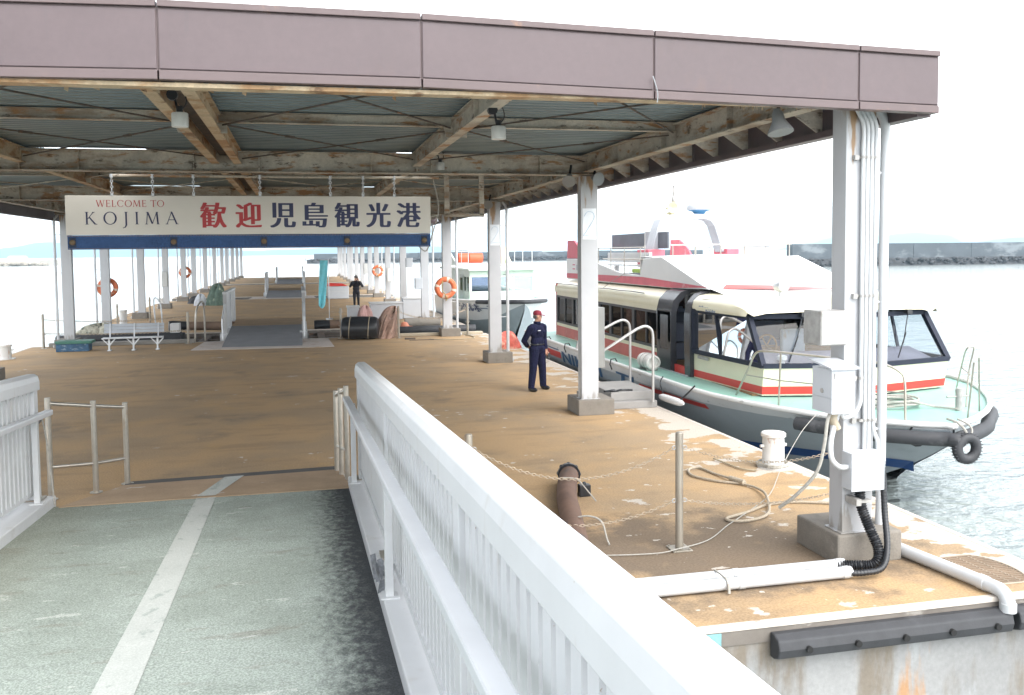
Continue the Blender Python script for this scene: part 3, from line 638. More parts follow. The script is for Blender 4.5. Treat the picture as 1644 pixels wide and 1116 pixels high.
# landing plate
fp = thing('landing_plate', 'brown hinged steel plate between the green gangway and the pier deck', 'ramp plate', (-1.2, 11.9, 0))
m_ = MB(); m_.add([(-2.75, 11.2, .045), (.55, 11.2, .045), (.46, 12.32, .018), (-2.22, 12.18, .018), (-2.75, 11.2, .002), (.55, 11.2, .002), (.46, 12.32, .002), (-2.22, 12.18, .002)], [(0, 1, 2, 3), (7, 6, 5, 4), (0, 4, 5, 1), (1, 5, 6, 2), (2, 6, 7, 3), (3, 7, 4, 0)])
m_.build('plate', M('brown_plate', (.33, .235, .15), .75, var=.15, spots=[((.5, .47, .43), (1.1, 2.4, 1), .63, .02, .9)], fine=(45, .1)), fp)
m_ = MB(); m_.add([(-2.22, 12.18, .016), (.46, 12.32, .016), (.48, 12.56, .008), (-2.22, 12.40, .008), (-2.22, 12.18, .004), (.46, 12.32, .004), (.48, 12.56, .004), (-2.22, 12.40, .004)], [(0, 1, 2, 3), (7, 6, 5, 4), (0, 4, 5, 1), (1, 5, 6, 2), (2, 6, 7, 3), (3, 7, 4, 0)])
m_.build('shadow_strip', M('strip_dark', (.075, .07, .068), .8, var=.2), fp)  # thin dark sheet modelling the shadow along the plate's far edge
m_ = MB(); m_.add([(-1.25, 11.25, .049), (-1.04, 11.25, .049), (-.77, 12.28, .024), (-1.01, 12.26, .024)], [(0, 1, 2, 3)]); m_.build('painted_stripe', stripem, fp)
# stainless hand rails either side of the landing
def steelrail(label, pts, hs):
    t = thing('handrail_frame', label, 'handrail', pts[0], group='stainless rails beside the gangway end')
    tops = []
    for (p, h_) in zip(pts, hs):
        p = Vector(p); m_ = MB().cyl(p, p+Vector((0, 0, h_+.03)), .034, n=14); m_.cyl(p+Vector((0, 0, .002)), p+Vector((0, 0, .012)), .075, n=14); m_.build('post', stainless, t, smooth=True); tops.append((p, h_))
    for (fr, nm, rr) in ((.97, 'top_rail', .024), (.33, 'lower_rail', .02)):
        m_ = MB()
        for i in range(len(tops)-1): m_.cyl(tops[i][0]+Vector((0, 0, tops[i][1]*fr)), tops[i+1][0]+Vector((0, 0, tops[i+1][1]*fr)), rr, n=10)
        m_.build(nm, stainless, t, smooth=True)
steelrail('stainless tube rail of three posts left of the brown landing plate', [(-2.955, 11.73, 0), (-2.50, 11.95, 0), (-2.20, 12.3, 0)], [1.2, 1.11, 1.02])
steelrail('stainless tube rail of three posts seen edge on at the right rail end', [(.535, 11.68, 0), (.475, 11.98, 0), (.425, 12.25, 0)], [1.2, 1.13, 1.06])
# white cord hanging from the left rail
tag(MB().tube(curve_pts([(-2.93, 11.33, 1.12), (-2.90, 11.4, .8), (-2.86, 11.38, .4), (-2.80, 11.25, .05)], 6), .009, 6).build('dangling_line', ropegrey), 'thin white cord hanging from the left handrail end', 'cord')
tag(MB().tube(curve_pts([(-2.9, 11.3, 1.1), (-2.97, 11.45, 1.0), (-3.05, 11.4, .93), (-3.1, 11.2, .95)], 6), .012, 6).build('hose_loop', M('loop_dark', (.12, .12, .12), .6)), 'dark short hose loop under the left handrail end', 'hose')

# ------------------------------------------------------------------ welcome sign
SY = 16.2
sg = thing('welcome_sign', 'wide hanging welcome sign to KOJIMA with red and navy lettering', 'sign', (-.7, SY, 3.02))
SX0, SX1, SZ0, SZ1 = -3.70, 2.29, 3.02, 3.90
MB().box(SX0, SX1, SY, SY+.05, 3.252, SZ1).build('board', signboard, sg, bevel=.004)
m_ = MB(); m_.box(SX0+.02, SX1-.01, SY-.004, SY+.045, 3.015, 3.248); dn = m_.build('denim_band', denim, sg)
for z in (3.232, 3.03):
    m_ = MB(); x = SX0+.03
    while x < SX1-.04: m_.box(x, x+.028, SY-.0065, SY-.003, z-.003, z+.003); x += .045
    m_.build('stitching', stitch, dn)
for i, fx in enumerate((.006, .272, .52, .758, .988)):
    x = SX0+.02+fx*(SX1-SX0-.03)+.04*(1-2*fx); m_ = MB()
    m_.box(x-.055, x+.055, SY-.012, SY-.004, 3.05, 3.21); m_.build('leather_patch', M('patch_navy', (.035, .05, .09), .8, var=.3, vscale=50), dn, bevel=.003)
    MB().lathe([(.045, 0), (.045, -.008), (.03, -.014), (.001, -.016)], (x, SY-.012, 3.13), 16, axis='Y').build('rivet', copper, dn, smooth=True)
def put_text(name, body, xc, zc, wd, ht, mat_, parent, bold=0.0, y=SY, copies=1):
    v, f_ = text_mesh(body); x0 = min(a[0] for a in v); x1 = max(a[0] for a in v); y0 = min(a[1] for a in v); y1 = max(a[1] for a in v); m_ = MB()
    for k in range(copies):
        off = 0 if copies == 1 else bold*(k/(copies-1)-.5)*2
        m_.add([(xc+((a[0]-x0)/(x1-x0)-.5)*wd+off, y-.004-.0006*k, zc+((a[1]-y0)/(y1-y0)-.5)*ht) for a in v], f_)
    return m_.build(name, mat_, parent)
pxm = lambda px: SX0+(px-105)*(SX1-SX0)/(690-105)
for ch, px, mt in (('歓', 330, signred), ('迎', 386, signred), ('児', 441, signnavy), ('島', 494, signnavy), ('観', 547, signnavy), ('光', 600, signnavy), ('港', 652, signnavy)):
    put_text('lettering', ch, pxm(px), 3.575, .40, .425, mt, sg, bold=.017, copies=4)
# roman capitals with serifs
def serif(word, x0, zb, H, gap, mat_, parent, tk=.13, tn=.055):
    m_ = MB(); x = x0; depth = [0]
    def poly(pts):
        depth[0] += 1; y = SY-.004-.0003*(depth[0] % 7); m_.add([(a, y, b_) for a, b_ in pts], [tuple(range(len(pts)))])
    T, t = tk*H, tn*H
    def stroke(ax, az, bx, bz, wd):    # stroke with horizontal ends
        poly([(x+ax*H-wd/2, zb+az*H), (x+ax*H+wd/2, zb+az*H), (x+bx*H+wd/2, zb+bz*H), (x+bx*H-wd/2, zb+bz*H)])
    def ser(cx_, z, wd=.30):
        s = 1 if z < .5 else -1
        zz = zb+z*H; poly([(x+(cx_-wd/2)*H, zz), (x+(cx_+wd/2)*H, zz), (x+(cx_+.07)*H, zz+s*.05*H), (x+(cx_-.07)*H, zz+s*.05*H)])
    def hbar(ax, bx, z, th=None):
        th = th or t; poly([(x+ax*H, zb+z*H-th/2), (x+bx*H, zb+z*H-th/2), (x+bx*H, zb+z*H+th/2), (x+ax*H, zb+z*H+th/2)])
    def ring(cx_, rx, a0, a1):
        n = 40; pts = []
        for i in range(n+1):
            q = a0+(a1-a0)*i/n; pts.append(((x+cx_*H+rx*H*math.cos(q), zb+.5*H+.52*H*math.sin(q)), (x+cx_*H+(rx-tk)*H*math.cos(q), zb+.5*H+(.52-tn)*H*math.sin(q))))
        for i in range(n): poly([pts[i][0], pts[i+1][0], pts[i+1][1], pts[i][1]])
    for ch in word:
        if ch == ' ': x += .45*H; continue
        if ch == 'K':
            stroke(.18, 0, .18, 1, T); ser(.18, 0); ser(.18, 1); stroke(.24, .42, .66, .98, t*1.2); stroke(.36, .58, .80, .02, T); ser(.68, 1, .24); ser(.84, 0, .28); wd = .95
        elif ch == 'O': ring(.5, .5, 0, 2*math.pi); wd = 1.0
        elif ch == 'C': ring(.5, .48, .22*math.pi, 1.78*math.pi); stroke(.86, .72, .86, .9, t*1.3); wd = .95
        elif ch == 'J': stroke(.24, -.08, .24, 1, T); ser(.24, 1); poly([(x+.175*H, zb-.05*H), (x+.305*H, zb-.05*H), (x+.2*H, zb-.25*H), (x-.02*H, zb-.32*H), (x-.03*H, zb-.27*H), (x+.12*H, zb-.2*H)]); wd = .42
        elif ch == 'I': stroke(.16, 0, .16, 1, T); ser(.16, 0); ser(.16, 1); wd = .32
        elif ch == 'M':
            stroke(.10, 0, .20, 1, t*1.2); stroke(.20, 1, .55, .04, T); stroke(.55, .04, .90, 1, t); stroke(.90, 1, .98, 0, T); ser(.10, 0, .24); ser(.98, 0, .28); ser(.18, 1, .2); ser(.92, 1, .2); wd = 1.12
        elif ch == 'A': stroke(.08, 0, .46, 1.02, t*1.1); stroke(.44, 1.02, .84, 0, T); hbar(.24, .68, .36); ser(.08, 0, .26); ser(.86, 0, .30); wd = .95
        elif ch == 'W': stroke(.08, 1, .36, 0, T); stroke(.36, 0, .62, .98, t); stroke(.60, 1, .88, 0, T); stroke(.88, 0, 1.14, 1, t); ser(.08, 1, .26); ser(.62, 1, .24); ser(1.14, 1, .24); wd = 1.22
        elif ch == 'E': stroke(.16, 0, .16, 1, T); ser(.16, 0); ser(.16, 1); hbar(.16, .58, .975); hbar(.16, .5, .52); hbar(.16, .62, .025); stroke(.58, .84, .58, 1, t); stroke(.62, 0, .62, .18, t); stroke(.5, .42, .5, .62, t); wd = .68
        elif ch == 'L': stroke(.16, 0, .16, 1, T); ser(.16, 0); ser(.16, 1); hbar(.16, .58, .025); stroke(.58, 0, .58, .2, t); wd = .65
        elif ch == 'T': stroke(.4, 0, .4, 1, T); ser(.4, 0); hbar(.0, .8, .975); stroke(.02, .82, .02, 1, t); stroke(.78, .82, .78, 1, t); wd = .8
        x += wd*H+gap*H
    return m_, x
mz, xe = serif('KOJIMA', 0, 0, .185, .24, None, None); kx = pxm(133); want = pxm(275)-kx; H_ = .185*want/(xe-.24*.185)
m_, _ = serif('KOJIMA', kx, 3.425, min(.205, H_), .24 if H_ <= .205 else .24+(want/.205-(xe-.24*.185)/.185)/5, None, None); m_.build('lettering', signnavy, sg)
mz, xe = serif('WELCOME TO', 0, 0, .1, .14, None, None); kx = pxm(151); want = pxm(254)-kx; H_ = .1*want/(xe-.014)
m_, _ = serif('WELCOME TO', kx, 3.715, H_, .14, None, None, .12, .05); m_.build('lettering', signred, sg)
MB().cyl((-3.0, SY+.02, 4.23), (2.45, SY+.02, 4.23), .024, n=10).build('hanging_pipe', steel, sg)
for px in (175, 237, 300, 405, 520, 575, 628):
    x = pxm(px); m_ = MB()
    for k in range(7):
        z = 4.2-.046*k; m_.torus((x, SY+.02, z-.02), .019, .008, 'Y' if k % 2 else 'X', 10, 5)
    m_.box(x-.02, x+.02, SY+.0, SY+.05, 3.885, 3.93); m_.lathe([(.03, -.03), (.03, .03)], (x, SY+.02, 4.225), 10); m_.build('hanger_chain', alu, sg)
tag(MB().tube(curve_pts([(2.36, SY+.1, 4.2), (2.45, SY+.1, 3.7), (2.33, SY+.06, 3.25), (2.22, SY+.05, 2.95), (2.12, SY+.05, 2.98), (2.08, SY+.05, 3.03)], 8), .012, 6).build('loose_cable', ropegrey), 'loose grey cable hanging at the right end of the welcome sign', 'cable')
# frames hung under the beams right of the sign
hf = MB(); 
for x in (2.75, 3.42): hf.box(x-.045, x+.045, 17.2, 17.26, 3.62, 4.4)
hf.box(2.7, 3.47, 17.2, 17.26, 3.58, 3.64); tag(hf.build('hanging_frame', steel), 'rusty steel frame hanging under the roof right of the welcome sign', 'frame')

# ------------------------------------------------------------------ lamps under the roof
def pendant(x, y, z, lab):
    t = thing('roof_lamp', lab, 'lamp', (x, y, z), group='white drum lamps under the canopy')
    MB().lathe([(.001, -.12), (.072, -.12), (.075, -.11), (.075, 0), (.068, .01), (.001, .01)], (x, y, z), 20).build('drum', lamp_m, t, smooth=True)
    m_ = MB(); m_.cyl((x, y, z), (x, y, z+.07), .03, n=10); m_.bar((x-.02, y, z+.05), (x-.05, y, z+.2), .02, .02); m_.cyl((x-.06, y-.03, z+.17), (x-.06, y+.03, z+.17), .05, n=10)
    m_.tube(curve_pts([(x, y, z+.02), (x+.06, y, z+.1), (x+.04, y, z+.2), (x-.03, y, z+.22)], 5), .006, 5); m_.build('bracket', black, t)
pendant(-1.04, 8.95, 4.20, 'white drum lamp left of the other two, beside the paired rusty beams')
pendant(1.99, 9.1, 4.16, 'white drum lamp in front of the grey beam right of the sign')
pendant(2.36, 15.45, 4.42, 'small white drum lamp on the crossbeam above the sign corner')
def flood(p, aim, lab):
    p = Vector(p); a = Vector(aim).normalized(); t = thing('floodlight', lab, 'floodlight', p, group='floodlights at the column tops')
    q = a.to_track_quat('Z', 'Y').to_matrix().to_4x4(); q.translation = p
    m_ = MB().lathe([(.03, -.16), (.05, -.12), (.06, -.05), (.11, .04), (.115, .06), (.1, .062), (.001, .05)], n=20); m_.v = [tuple(q @ Vector(v)) for v in m_.v]; m_.build('housing', lampgrey, t, smooth=True)
    MB().bar(p-a*.1, p-a*.1+Vector((.05, .05, .2)), .03, .03).build('bracket', black, t)
flood((4.22, 7.5, 4.0), (.05, -.25, -1), 'bell shaped grey floodlight under the front fascia by the nearest column')
flood((4.98, 14.95, 4.14), (.25, -1, -.25), 'round floodlight facing out at the top of the 2 column')
flood((4.5, 15.0, 4.12), (-.3, -.8, -.6), 'grey floodlight on the crossbeam just left of the 2 column')
flood((4.75, 23.0, 4.14), (-.3, -.9, -.4), 'small floodlight at the second numbered column top')
# ------------------------------------------------------------------ fittings on the nearest column
KX, KY = 4.97, 7.235     # column centre x, front face y
def fbox(name, lab, x0, x1, y0, y1, z0, z1, mt, lid=False, hinges=False, latch=False):
    t = thing(name, lab, 'electrical box', ((x0+x1)/2, y1, z0)); MB().box(x0, x1, y0, y1, z0, z1).build('body', mt, t, bevel=.006)
    if lid: MB().add([(x0-.03, y0-.04, z1+.002), (x1+.02, y0-.04, z1+.002), (x1+.02, y1, z1+.05), (x0-.03, y1, z1+.05), (x0-.03, y0-.04, z1+.018), (x1+.02, y0-.04, z1+.018), (x1+.02, y1, z1+.066), (x0-.03, y1, z1+.066)],
                     [(0, 3, 2, 1), (4, 5, 6, 7), (0, 1, 5, 4), (1, 2, 6, 5), (2, 3, 7, 6), (3, 0, 4, 7)]).build('lid', mt, t)
    return t
t = fbox('electrical_box', 'grey weathered metal box, topmost on the nearest column', 4.433, 4.693, 7.15, 7.43, 2.05, 2.355, galv)
MB().box(4.445, 4.683, 7.141, 7.151, 2.062, 2.343).build('door', M('galv_pale', (.60, .60, .59), .5, .15, var=.06), t, bevel=.003)
for z in (2.10, 2.29): MB().box(4.693, 4.83, 7.34, 7.39, z-.02, z+.03).build('bracket', galv, t)
t = fbox('electrical_box', 'pale painted box with sloping lid below the grey box', 4.548, 4.78, 7.15, 7.47, 1.435, 1.835, boxpaint, lid=True)
MB().cyl((4.538, 7.30, 1.63), (4.55, 7.30, 1.63), .022, n=12).build('lock', galv, t)
MB().box(4.544, 4.784, 7.146, 7.45, 1.57, 1.576).build('seam', M('seam_grey', (.4, .42, .44), .6), t)
MB().box(4.57, 4.585, 7.142, 7.15, 1.75, 1.80).build('hinge', galv, t)
t = fbox('electrical_box', 'lowest white junction box, where the black hoses leave the column', 4.789, 5.111, 7.2, 7.36, .72, 1.06, boxpaint)
MB().box(4.783, 5.117, 7.192, 7.201, .714, 1.066).build('cover', boxpaint, t, bevel=.004)
# vertical conduits and their bends
CXS = (4.965, 5.008, 5.051, 5.094)
for i, (x, z0) in enumerate(zip(CXS, (1.5, 1.05, 1.05, 1.1))):
    pts = curve_pts([(x-.07, 7.345, 4.14), (x-.05, 7.345, 4.11), (x, 7.345, 4.0), (x, 7.345, 3.8)], 4)
    if i == 0: pts += [Vector((x, 7.345, 1.72))]+curve_pts([(x, 7.345, 1.66), (x-.02, 7.32, 1.50), (x-.10, 7.30, 1.40), (x-.20, 7.30, 1.37), (x-.24, 7.30, 1.44)], 5)
    elif i == 3: pts += [Vector((x, 7.345, 1.40))]+curve_pts([(x, 7.345, 1.32), (x+.01, 7.34, 1.22), (x+.035, 7.32, 1.13), (x+.04, 7.32, 1.0)], 5)
    else: pts.append(Vector((x, 7.345, z0)))
    o = MB().tube(pts, .0195, 10).build('conduit', pvc, smooth=True)
    tag(o, ['leftmost of the four white conduits on the nearest column, bending into the lidded box', 'second conduit from the left, straight down to the lowest box', 'third conduit from the left, straight down to the lowest box', 'rightmost of the four white conduits, bending behind the lowest box corner'][i], 'conduit', 'white conduits on the nearest column')
for z, xs in ((3.72, CXS), (2.47, CXS), (1.72, CXS[:1]), (1.33, CXS)):
    m_ = MB(); m_.box(min(xs)-.06, max(xs)+.03, 7.355, 7.39, z-.012, z+.012)
    for x in xs: m_.lathe([(.024, z-.012), (.024, z+.012)], (x, 7.345, 0), 12)
    m_.box(min(xs)-.085, min(xs)-.045, 7.34, 7.39, z-.025, z+.02)
    tag(m_.build('conduit_clamp', galv), {3.72: 'clamp strip across the conduits under the roof, uppermost on the nearest column', 2.47: 'clamp strip across the conduits above the grey box', 1.72: 'single clamp on the leftmost conduit beside the lidded box', 1.33: 'clamp strip across the conduits just above the lowest box'}[z], 'clamp', 'clamps holding the conduits')
tag(MB().tube(curve_pts([(4.70, 7.28, 1.44), (4.64, 7.26, 1.30), (4.585, 7.22, 1.16), (4.60, 7.22, 1.02), (4.69, 7.24, .94), (4.80, 7.26, .93)], 7), .025, 10).build('flexible_pipe', pvc, smooth=True), 'white bent pipe joining the lidded box to the lowest box', 'pipe')
tag(MB().tube(curve_pts([(4.60, 7.25, 1.44), (4.55, 7.22, 1.36), (4.52, 7.22, 1.14), (4.48, 7.27, .90), (4.38, 7.42, .67), (4.30, 7.6, .5)], 6), .016, 8).build('loose_hose', ropegrey, smooth=True), 'thin pale hose hanging under the lidded box', 'hose')
tag(MB().tube(curve_pts([(4.65, 7.27, 1.44), (4.64, 7.27, 1.37), (4.68, 7.27, 1.28)], 4), .038, 10).build('pipe_sleeve', M('sleeve_tan', (.42, .36, .27), .6), smooth=True), 'short tan sleeve pipe under the lidded box', 'pipe')
# black hoses down to the floor pipes
def ribbed(pts, r, per=.022, amp=.12):
    P = curve_pts(pts, 40); L_ = 0; rs = [r]
    for a, b_ in zip(P, P[1:]):
        L_ += (b_-a).length; rs.append(r*(1+amp*math.sin(2*math.pi*L_/per)))
    return MB().tube(P, rs, 12)
tag(ribbed([(4.93, 7.29, .73), (4.935, 7.27, .56), (4.98, 7.20, .36), (5.0, 7.10, .2), (4.94, 7.06, .09), (4.78, 7.14, .062), (4.64, 7.19, .06)], .046).build('corrugated_hose', black, smooth=True), 'thicker ribbed black hose from the lowest box to the floor pipe', 'hose')
tag(ribbed([(5.135, 7.27, 1.02), (5.145, 7.25, .8), (5.13, 7.20, .5), (5.06, 7.06, .23), (4.94, 6.96, .09), (4.76, 6.96, .06), (4.60, 7.0, .058)], .028, .03, .05).build('corrugated_hose', black, smooth=True), 'thinner black hose right of the ribbed one', 'hose')
tag(MB().box(4.86, 5.0, 7.21, 7.27, .60, .625).box(4.84, 4.89, 7.20, 7.38, .58, .64).build('hose_clamp', galv), 'metal clamp on the ribbed black hose', 'clamp')
# floor pipes
for i, (pa, pb, r) in enumerate((((.9, 7.19, .06), (4.72, 7.2, .062), .05), ((.9, 7.01, .06), (4.66, 7.01, .062), .05))):
    m_ = MB().cyl(pa, pb, r, n=14)
    for f_ in (.35, .72, .985): q = Vector(pa).lerp(Vector(pb), f_); m_.cyl(q-Vector((.03, 0, 0)), q+Vector((.03, 0, 0)), r*1.1, n=14)
    t = m_.build('floor_pipe', pvc, smooth=True); tag(t, ['rear one of two white pipes lying along the front pier edge', 'front one of two white pipes lying along the pier edge'][i], 'pipe', 'white pipes along the pier front')
tag(MB().tube([(3.46, 6.94, .08), (3.46, 6.98, .115), (3.46, 7.1, .12), (3.46, 7.2, .118), (3.46, 7.26, .06), (3.46, 7.28, .01)], .008, 6).bar((3.46, 6.93, .01), (3.46, 6.94, .09), .02, .02).build('pipe_tie', ropegrey), 'small tie strap round the two white floor pipes', 'strap')
m_ = MB().tube([(5.42, 7.62, .22)]+curve_pts([(5.42, 7.56, .09), (5.46, 7.42, .065), (5.53, 6.9, .065), (5.585, 6.42, .065), (5.60, 6.30, .055), (5.605, 6.245, 0.0), (5.605, 6.235, -.07)], 8), .058, 14)
m_.cyl((5.605, 6.235, -.02), (5.605, 6.235, -.09), .066, n=14); m_.cyl((5.575, 6.52, .065), (5.583, 6.45, .065), .065, n=14)
tag(m_.build('drain_pipe', pvc, smooth=True), 'white drain pipe with elbow running over the front pier edge', 'pipe')
# grating
gt = thing('drain_grating', 'rounded rusty bar grating let into the pier corner', 'grating', (5.95, 6.9, 0))
def gshape(y): # half width along x for the D shape
    return 5.66, 6.02+.17*math.sqrt(max(0, 1-((y-6.9)/.36)**2))
m_ = MB()
for k in range(17):
    y = 6.565+k*.042; a, b_ = gshape(y); m_.box(a, b_, y-.007, y+.007, .003, .014)
m_.build('bars', M('grating_rust', (.22, .16, .11), .8, var=.3), gt)
m_ = MB()
for x in (5.68, 5.80, 5.92, 6.04): m_.box(x-.005, x+.005, 6.56, 7.24, .002, .010)
m_.tube([(5.65, 6.55, .006), (6.02, 6.54, .006)]+[(6.02+.19*math.sin(a), 6.9-.36*math.cos(a), .006) for a in [math.pi*i/12 for i in range(13)]]+[(5.65, 7.25, .006)], .009, 6); m_.build('rim', M('grating_rim', (.33, .28, .22), .8, var=.2), gt)
tag(MB().prism([(5.65, 6.55), (6.0, 6.55), (6.16, 6.7), (6.2, 6.9), (6.16, 7.1), (6.0, 7.25), (5.65, 7.25)], .001, .0025, 'Z').build('pit', M('pit_pale', (.30, .27, .22), .9, var=.3, vscale=6), gt))
# fenders on the pier front
def fender(x0, x1, lab):
    t = thing('rubber_fender', lab, 'fender', ((x0+x1)/2, 6.33, -.2), group='black fenders on the pier front')
    sec = [(6.318, -.07), (6.318, -.265), (6.26, -.265), (6.19, -.24), (6.17, -.17), (6.19, -.10), (6.26, -.07)]
    MB().prism(sec, x0, x1, 'X').build('bar', rubber, t, bevel=.012)
    n = max(2, int((x1-x0)/.48)+1)
    for k in range(n):
        x = x0+.25+k*(x1-x0-.42)/(n-1); MB().lathe([(.027, -.03), (.027, .012), (.02, .012), (.02, -.02)], (x, 6.178, -.175), 12, axis='Y').build('bolt_hole', slit_dark, t)
fender(3.50, 5.62, 'long black D shaped fender below the front pier edge')
fender(5.68, 6.42, 'black fender at the pier corner, right of the long one')
tag(MB().box(2.86, 3.06, 6.30, 6.325, -.2, -.05).box(2.84, 3.08, 6.295, 6.303, -.215, -.035).build('mooring_plate', M('teal_plate', (.18, .36, .38), .6, var=.3, vscale=20)), 'small teal plate on the pier side by the gangway rail', 'plate')
# ------------------------------------------------------------------ stanchions, chains, bollards, ropes on the right
def stanchion(x, y, h_, lab, mt=postmetal):
    t = thing('stanchion_post', lab, 'post', (x, y, 0), group='steel chain posts')
    m_ = MB().cyl((0, 0, .01), (0, 0, h_-.01), .038, n=18); m_.lathe([(.038, h_-.01), (.03, h_), (.001, h_+.004)], n=18); m_.build('post', mt, t, smooth=True, loc=(0, 0, 0))
    m_ = MB().box(-.1, .1, -.1, .1, .001, .014)
    for a in (-.075, .075):
        for b_ in (-.075, .075): m_.cyl((a, b_, .014), (a, b_, .026), .012, n=6)
    m_.build('base_plate', postmetal, t, loc=(0, 0, 0), bevel=.002)
    m_ = MB()
    for z in (h_*.87, h_*.42):
        for s in (-1, 1): m_.torus((s*.055, 0, z), .018, .006, 'Y', 12, 6)
    m_.build('chain_eye', galv, t, loc=(0, 0, 0)); return t
def chain(p0, p1, sag, lab, link=.046, mt=None, r=.0033):
    p0 = Vector(p0); p1 = Vector(p1); n = max(6, int((p1-p0).length/link/.72)); m_ = MB(); d = (p1-p0).normalized(); sd_ = d.cross(Vector((0, 0, 1))).normalized()
    def at(t): return p0.lerp(p1, t)-Vector((0, 0, sag*4*t*(1-t)))
    for k in range(n):
        c = at((k+.5)/n); tn = (at((k+1)/n)-at(k/n)).normalized(); a = sd_ if k % 2 else tn.cross(sd_); pts = []
        for i in range(8): q = 2*math.pi*i/8; pts.append(c+tn*math.cos(q)*link*.5+a*math.sin(q)*link*.28)
        m_.tube(pts, r, 5, closed=True)
    return tag(m_.build('chain', mt or M('chain_steel', (.40, .33, .25), .6, .4, var=.3, vscale=20)), lab, 'chain', 'chains between the posts')
stanchion(3.53, 8.13, 1.15, 'steel stanchion with square base beside the white rail, chains on both sides')
stanchion(5.55, 8.3, 1.0, 'brown stanchion half hidden behind the nearest column', M('stanchion_brown', (.36, .23, .13), .6, var=.2))
stanchion(1.55, 8.6, 1.15, 'steel stanchion hidden behind the white gangway rail')
chain((3.47, 8.13, 1.0), (1.6, 8.6, 1.0), .30, 'upper chain from the nearest stanchion towards the gangway')
chain((3.47, 8.13, .48), (1.6, 8.6, .48), .24, 'lower chain from the nearest stanchion towards the gangway')
chain((3.585, 8.13, 1.0), (5.5, 8.3, .87), .16, 'upper chain from the nearest stanchion to the column')
chain((3.585, 8.13, .48), (5.5, 8.3, .42), .09, 'lower chain from the nearest stanchion to the column')
def bollard(x, y, r, h_, lab):
    t = thing('mooring_bollard', lab, 'bollard', (x, y, 0), group='white mooring bollards')
    m_ = MB().lathe([(r*1.45, 0), (r*1.45, .018), (r*1.05, .02), (r, .03), (r*.97, h_*.86)], n=28); m_.build('drum', M('bollard_white', (.60, .59, .57), .5, var=.05, spots=[((.36, .16, .07), (11, 11, 2.2), .60, .06, .85), ((.55, .5, .46), 5.0, .58, .1, .4)]), t, smooth=True, loc=(0, 0, 0))
    MB().lathe([(r*.97, h_*.86), (r*1.12, h_*.89), (r*1.12, h_*.97), (r*1.02, h_), (.001, h_+.004)], n=28).build('cap', M('bollard_cap', (.66, .64, .61), .45, var=.04, spots=[((.36, .17, .07), 12.0, .56, .06, .8)]), t, smooth=True, loc=(0, 0, 0))
    MB().cyl((-r*1.3, 0, h_*.62), (r*1.3, 0, h_*.62), .022, n=10).build('cross_pin', M('bollard_white', (0, 0, 0)), t, loc=(0, 0, 0), smooth=True)
bollard(6.10, 10.95, .145, .47, 'white bollard with rust stains at the right pier edge by the boat bow')
# rope round its foot
pts = [(6.10+(.20+.02*math.sin(5*a))*math.cos(a), 10.95+(.2+.02*math.cos(3*a))*math.sin(a), .028+.012*(a/6.28)) for a in [i*.3 for i in range(62)]]
tag(MB().tube(pts, .014, 6).build('rope_coil', ropegrey), 'grey rope coiled round the foot of the white bollard', 'rope')
lp = [(6.3, 8.98, .02), (5.88, 9.10, .02), (5.469, 9.27, .02), (5.105, 9.26, .02), (4.735, 9.05, .02), (4.42, 8.90, .02), (4.42, 8.79, .02), (4.62, 8.76, .022), (4.92, 8.93, .03), (5.207, 9.5, .055), (5.306, 9.91, .03), (5.237, 10.18, .02), (5.0, 10.40, .02), (4.84, 10.72, .02), (4.93, 11.04, .02), (5.10, 11.09, .02), (5.16, 10.72, .02), (5.23, 10.25, .045)]
m_ = MB().tube(curve_pts(lp, 10), .016, 8); m_.cyl((5.19, 10.38, .045), (5.26, 10.14, .045), .034, n=10)
tag(m_.build('mooring_rope', M('rope_brown', (.40, .34, .26), .9, var=.25, vscale=60, bump=(150, .7)), smooth=True), 'thick tan rope in a loop on the deck left of the bollard', 'rope')
tag(MB().tube(curve_pts([(7.44, 12.1, .44), (6.9, 11.6, .30), (6.0, 10.55, .10), (5.3, 9.6, .03), (4.6, 8.93, .02), (4.3, 8.66, .018), (3.9, 8.27, .018), (3.49, 8.06, .03), (3.2, 8.02, .02), (2.5, 8.15, .02), (1.4, 8.5, .02)], 8), .0055, 6).build('thin_line', ropegrey, smooth=True), 'thin pale line running from the boat past the bollard to the stanchion foot', 'line')
tag(MB().tube(curve_pts([(5.75, 10.75, .02), (5.6, 10.9, .02), (5.55, 11.3, .02), (5.5, 11.5, .03)], 5), .012, 6).build('rope_end', ropem), 'short dark rope end left of the bollard foot', 'rope')
# rusty fender pipe
m_ = MB(); P = curve_pts([(3.19, 10.72, .13), (3.04, 10.3, .13), (2.86, 9.7, .13), (2.72, 9.1, .13), (2.58, 8.5, .13), (2.42, 7.8, .13)], 8); t = thing('rusty_pipe', 'thick rusty brown curved pipe lying on the deck behind the gangway rail', 'pipe', (2.9, 9.6, 0))
m_.tube(P, .118, 20); m_.build('pipe', rustpipe, t, smooth=True)
m_ = MB().lathe([(.14, -.03), (.14, .03)], n=16, axis='Y'); m_.v = [(a*.96+b_*.2+3.2, b_*.96-a*.3+10.76, c+.135) for a, b_, c in m_.v]
for a in range(8): q = a*math.pi/4; m_.ell((3.21+.115*math.cos(q), 10.8-.04*math.cos(q), .135+.115*math.sin(q)), (.03, .05, .03), 8, 6)
m_.build('flange', black, t)
tag(MB().box(3.16, 3.30, 10.18, 10.28, .0, .14).lathe([(.03, .14), (.02, .17)], (3.23, 10.23, 0), 8).build('black_weight', black, bevel=.01), 'small black block beside the rusty pipe end', 'block')
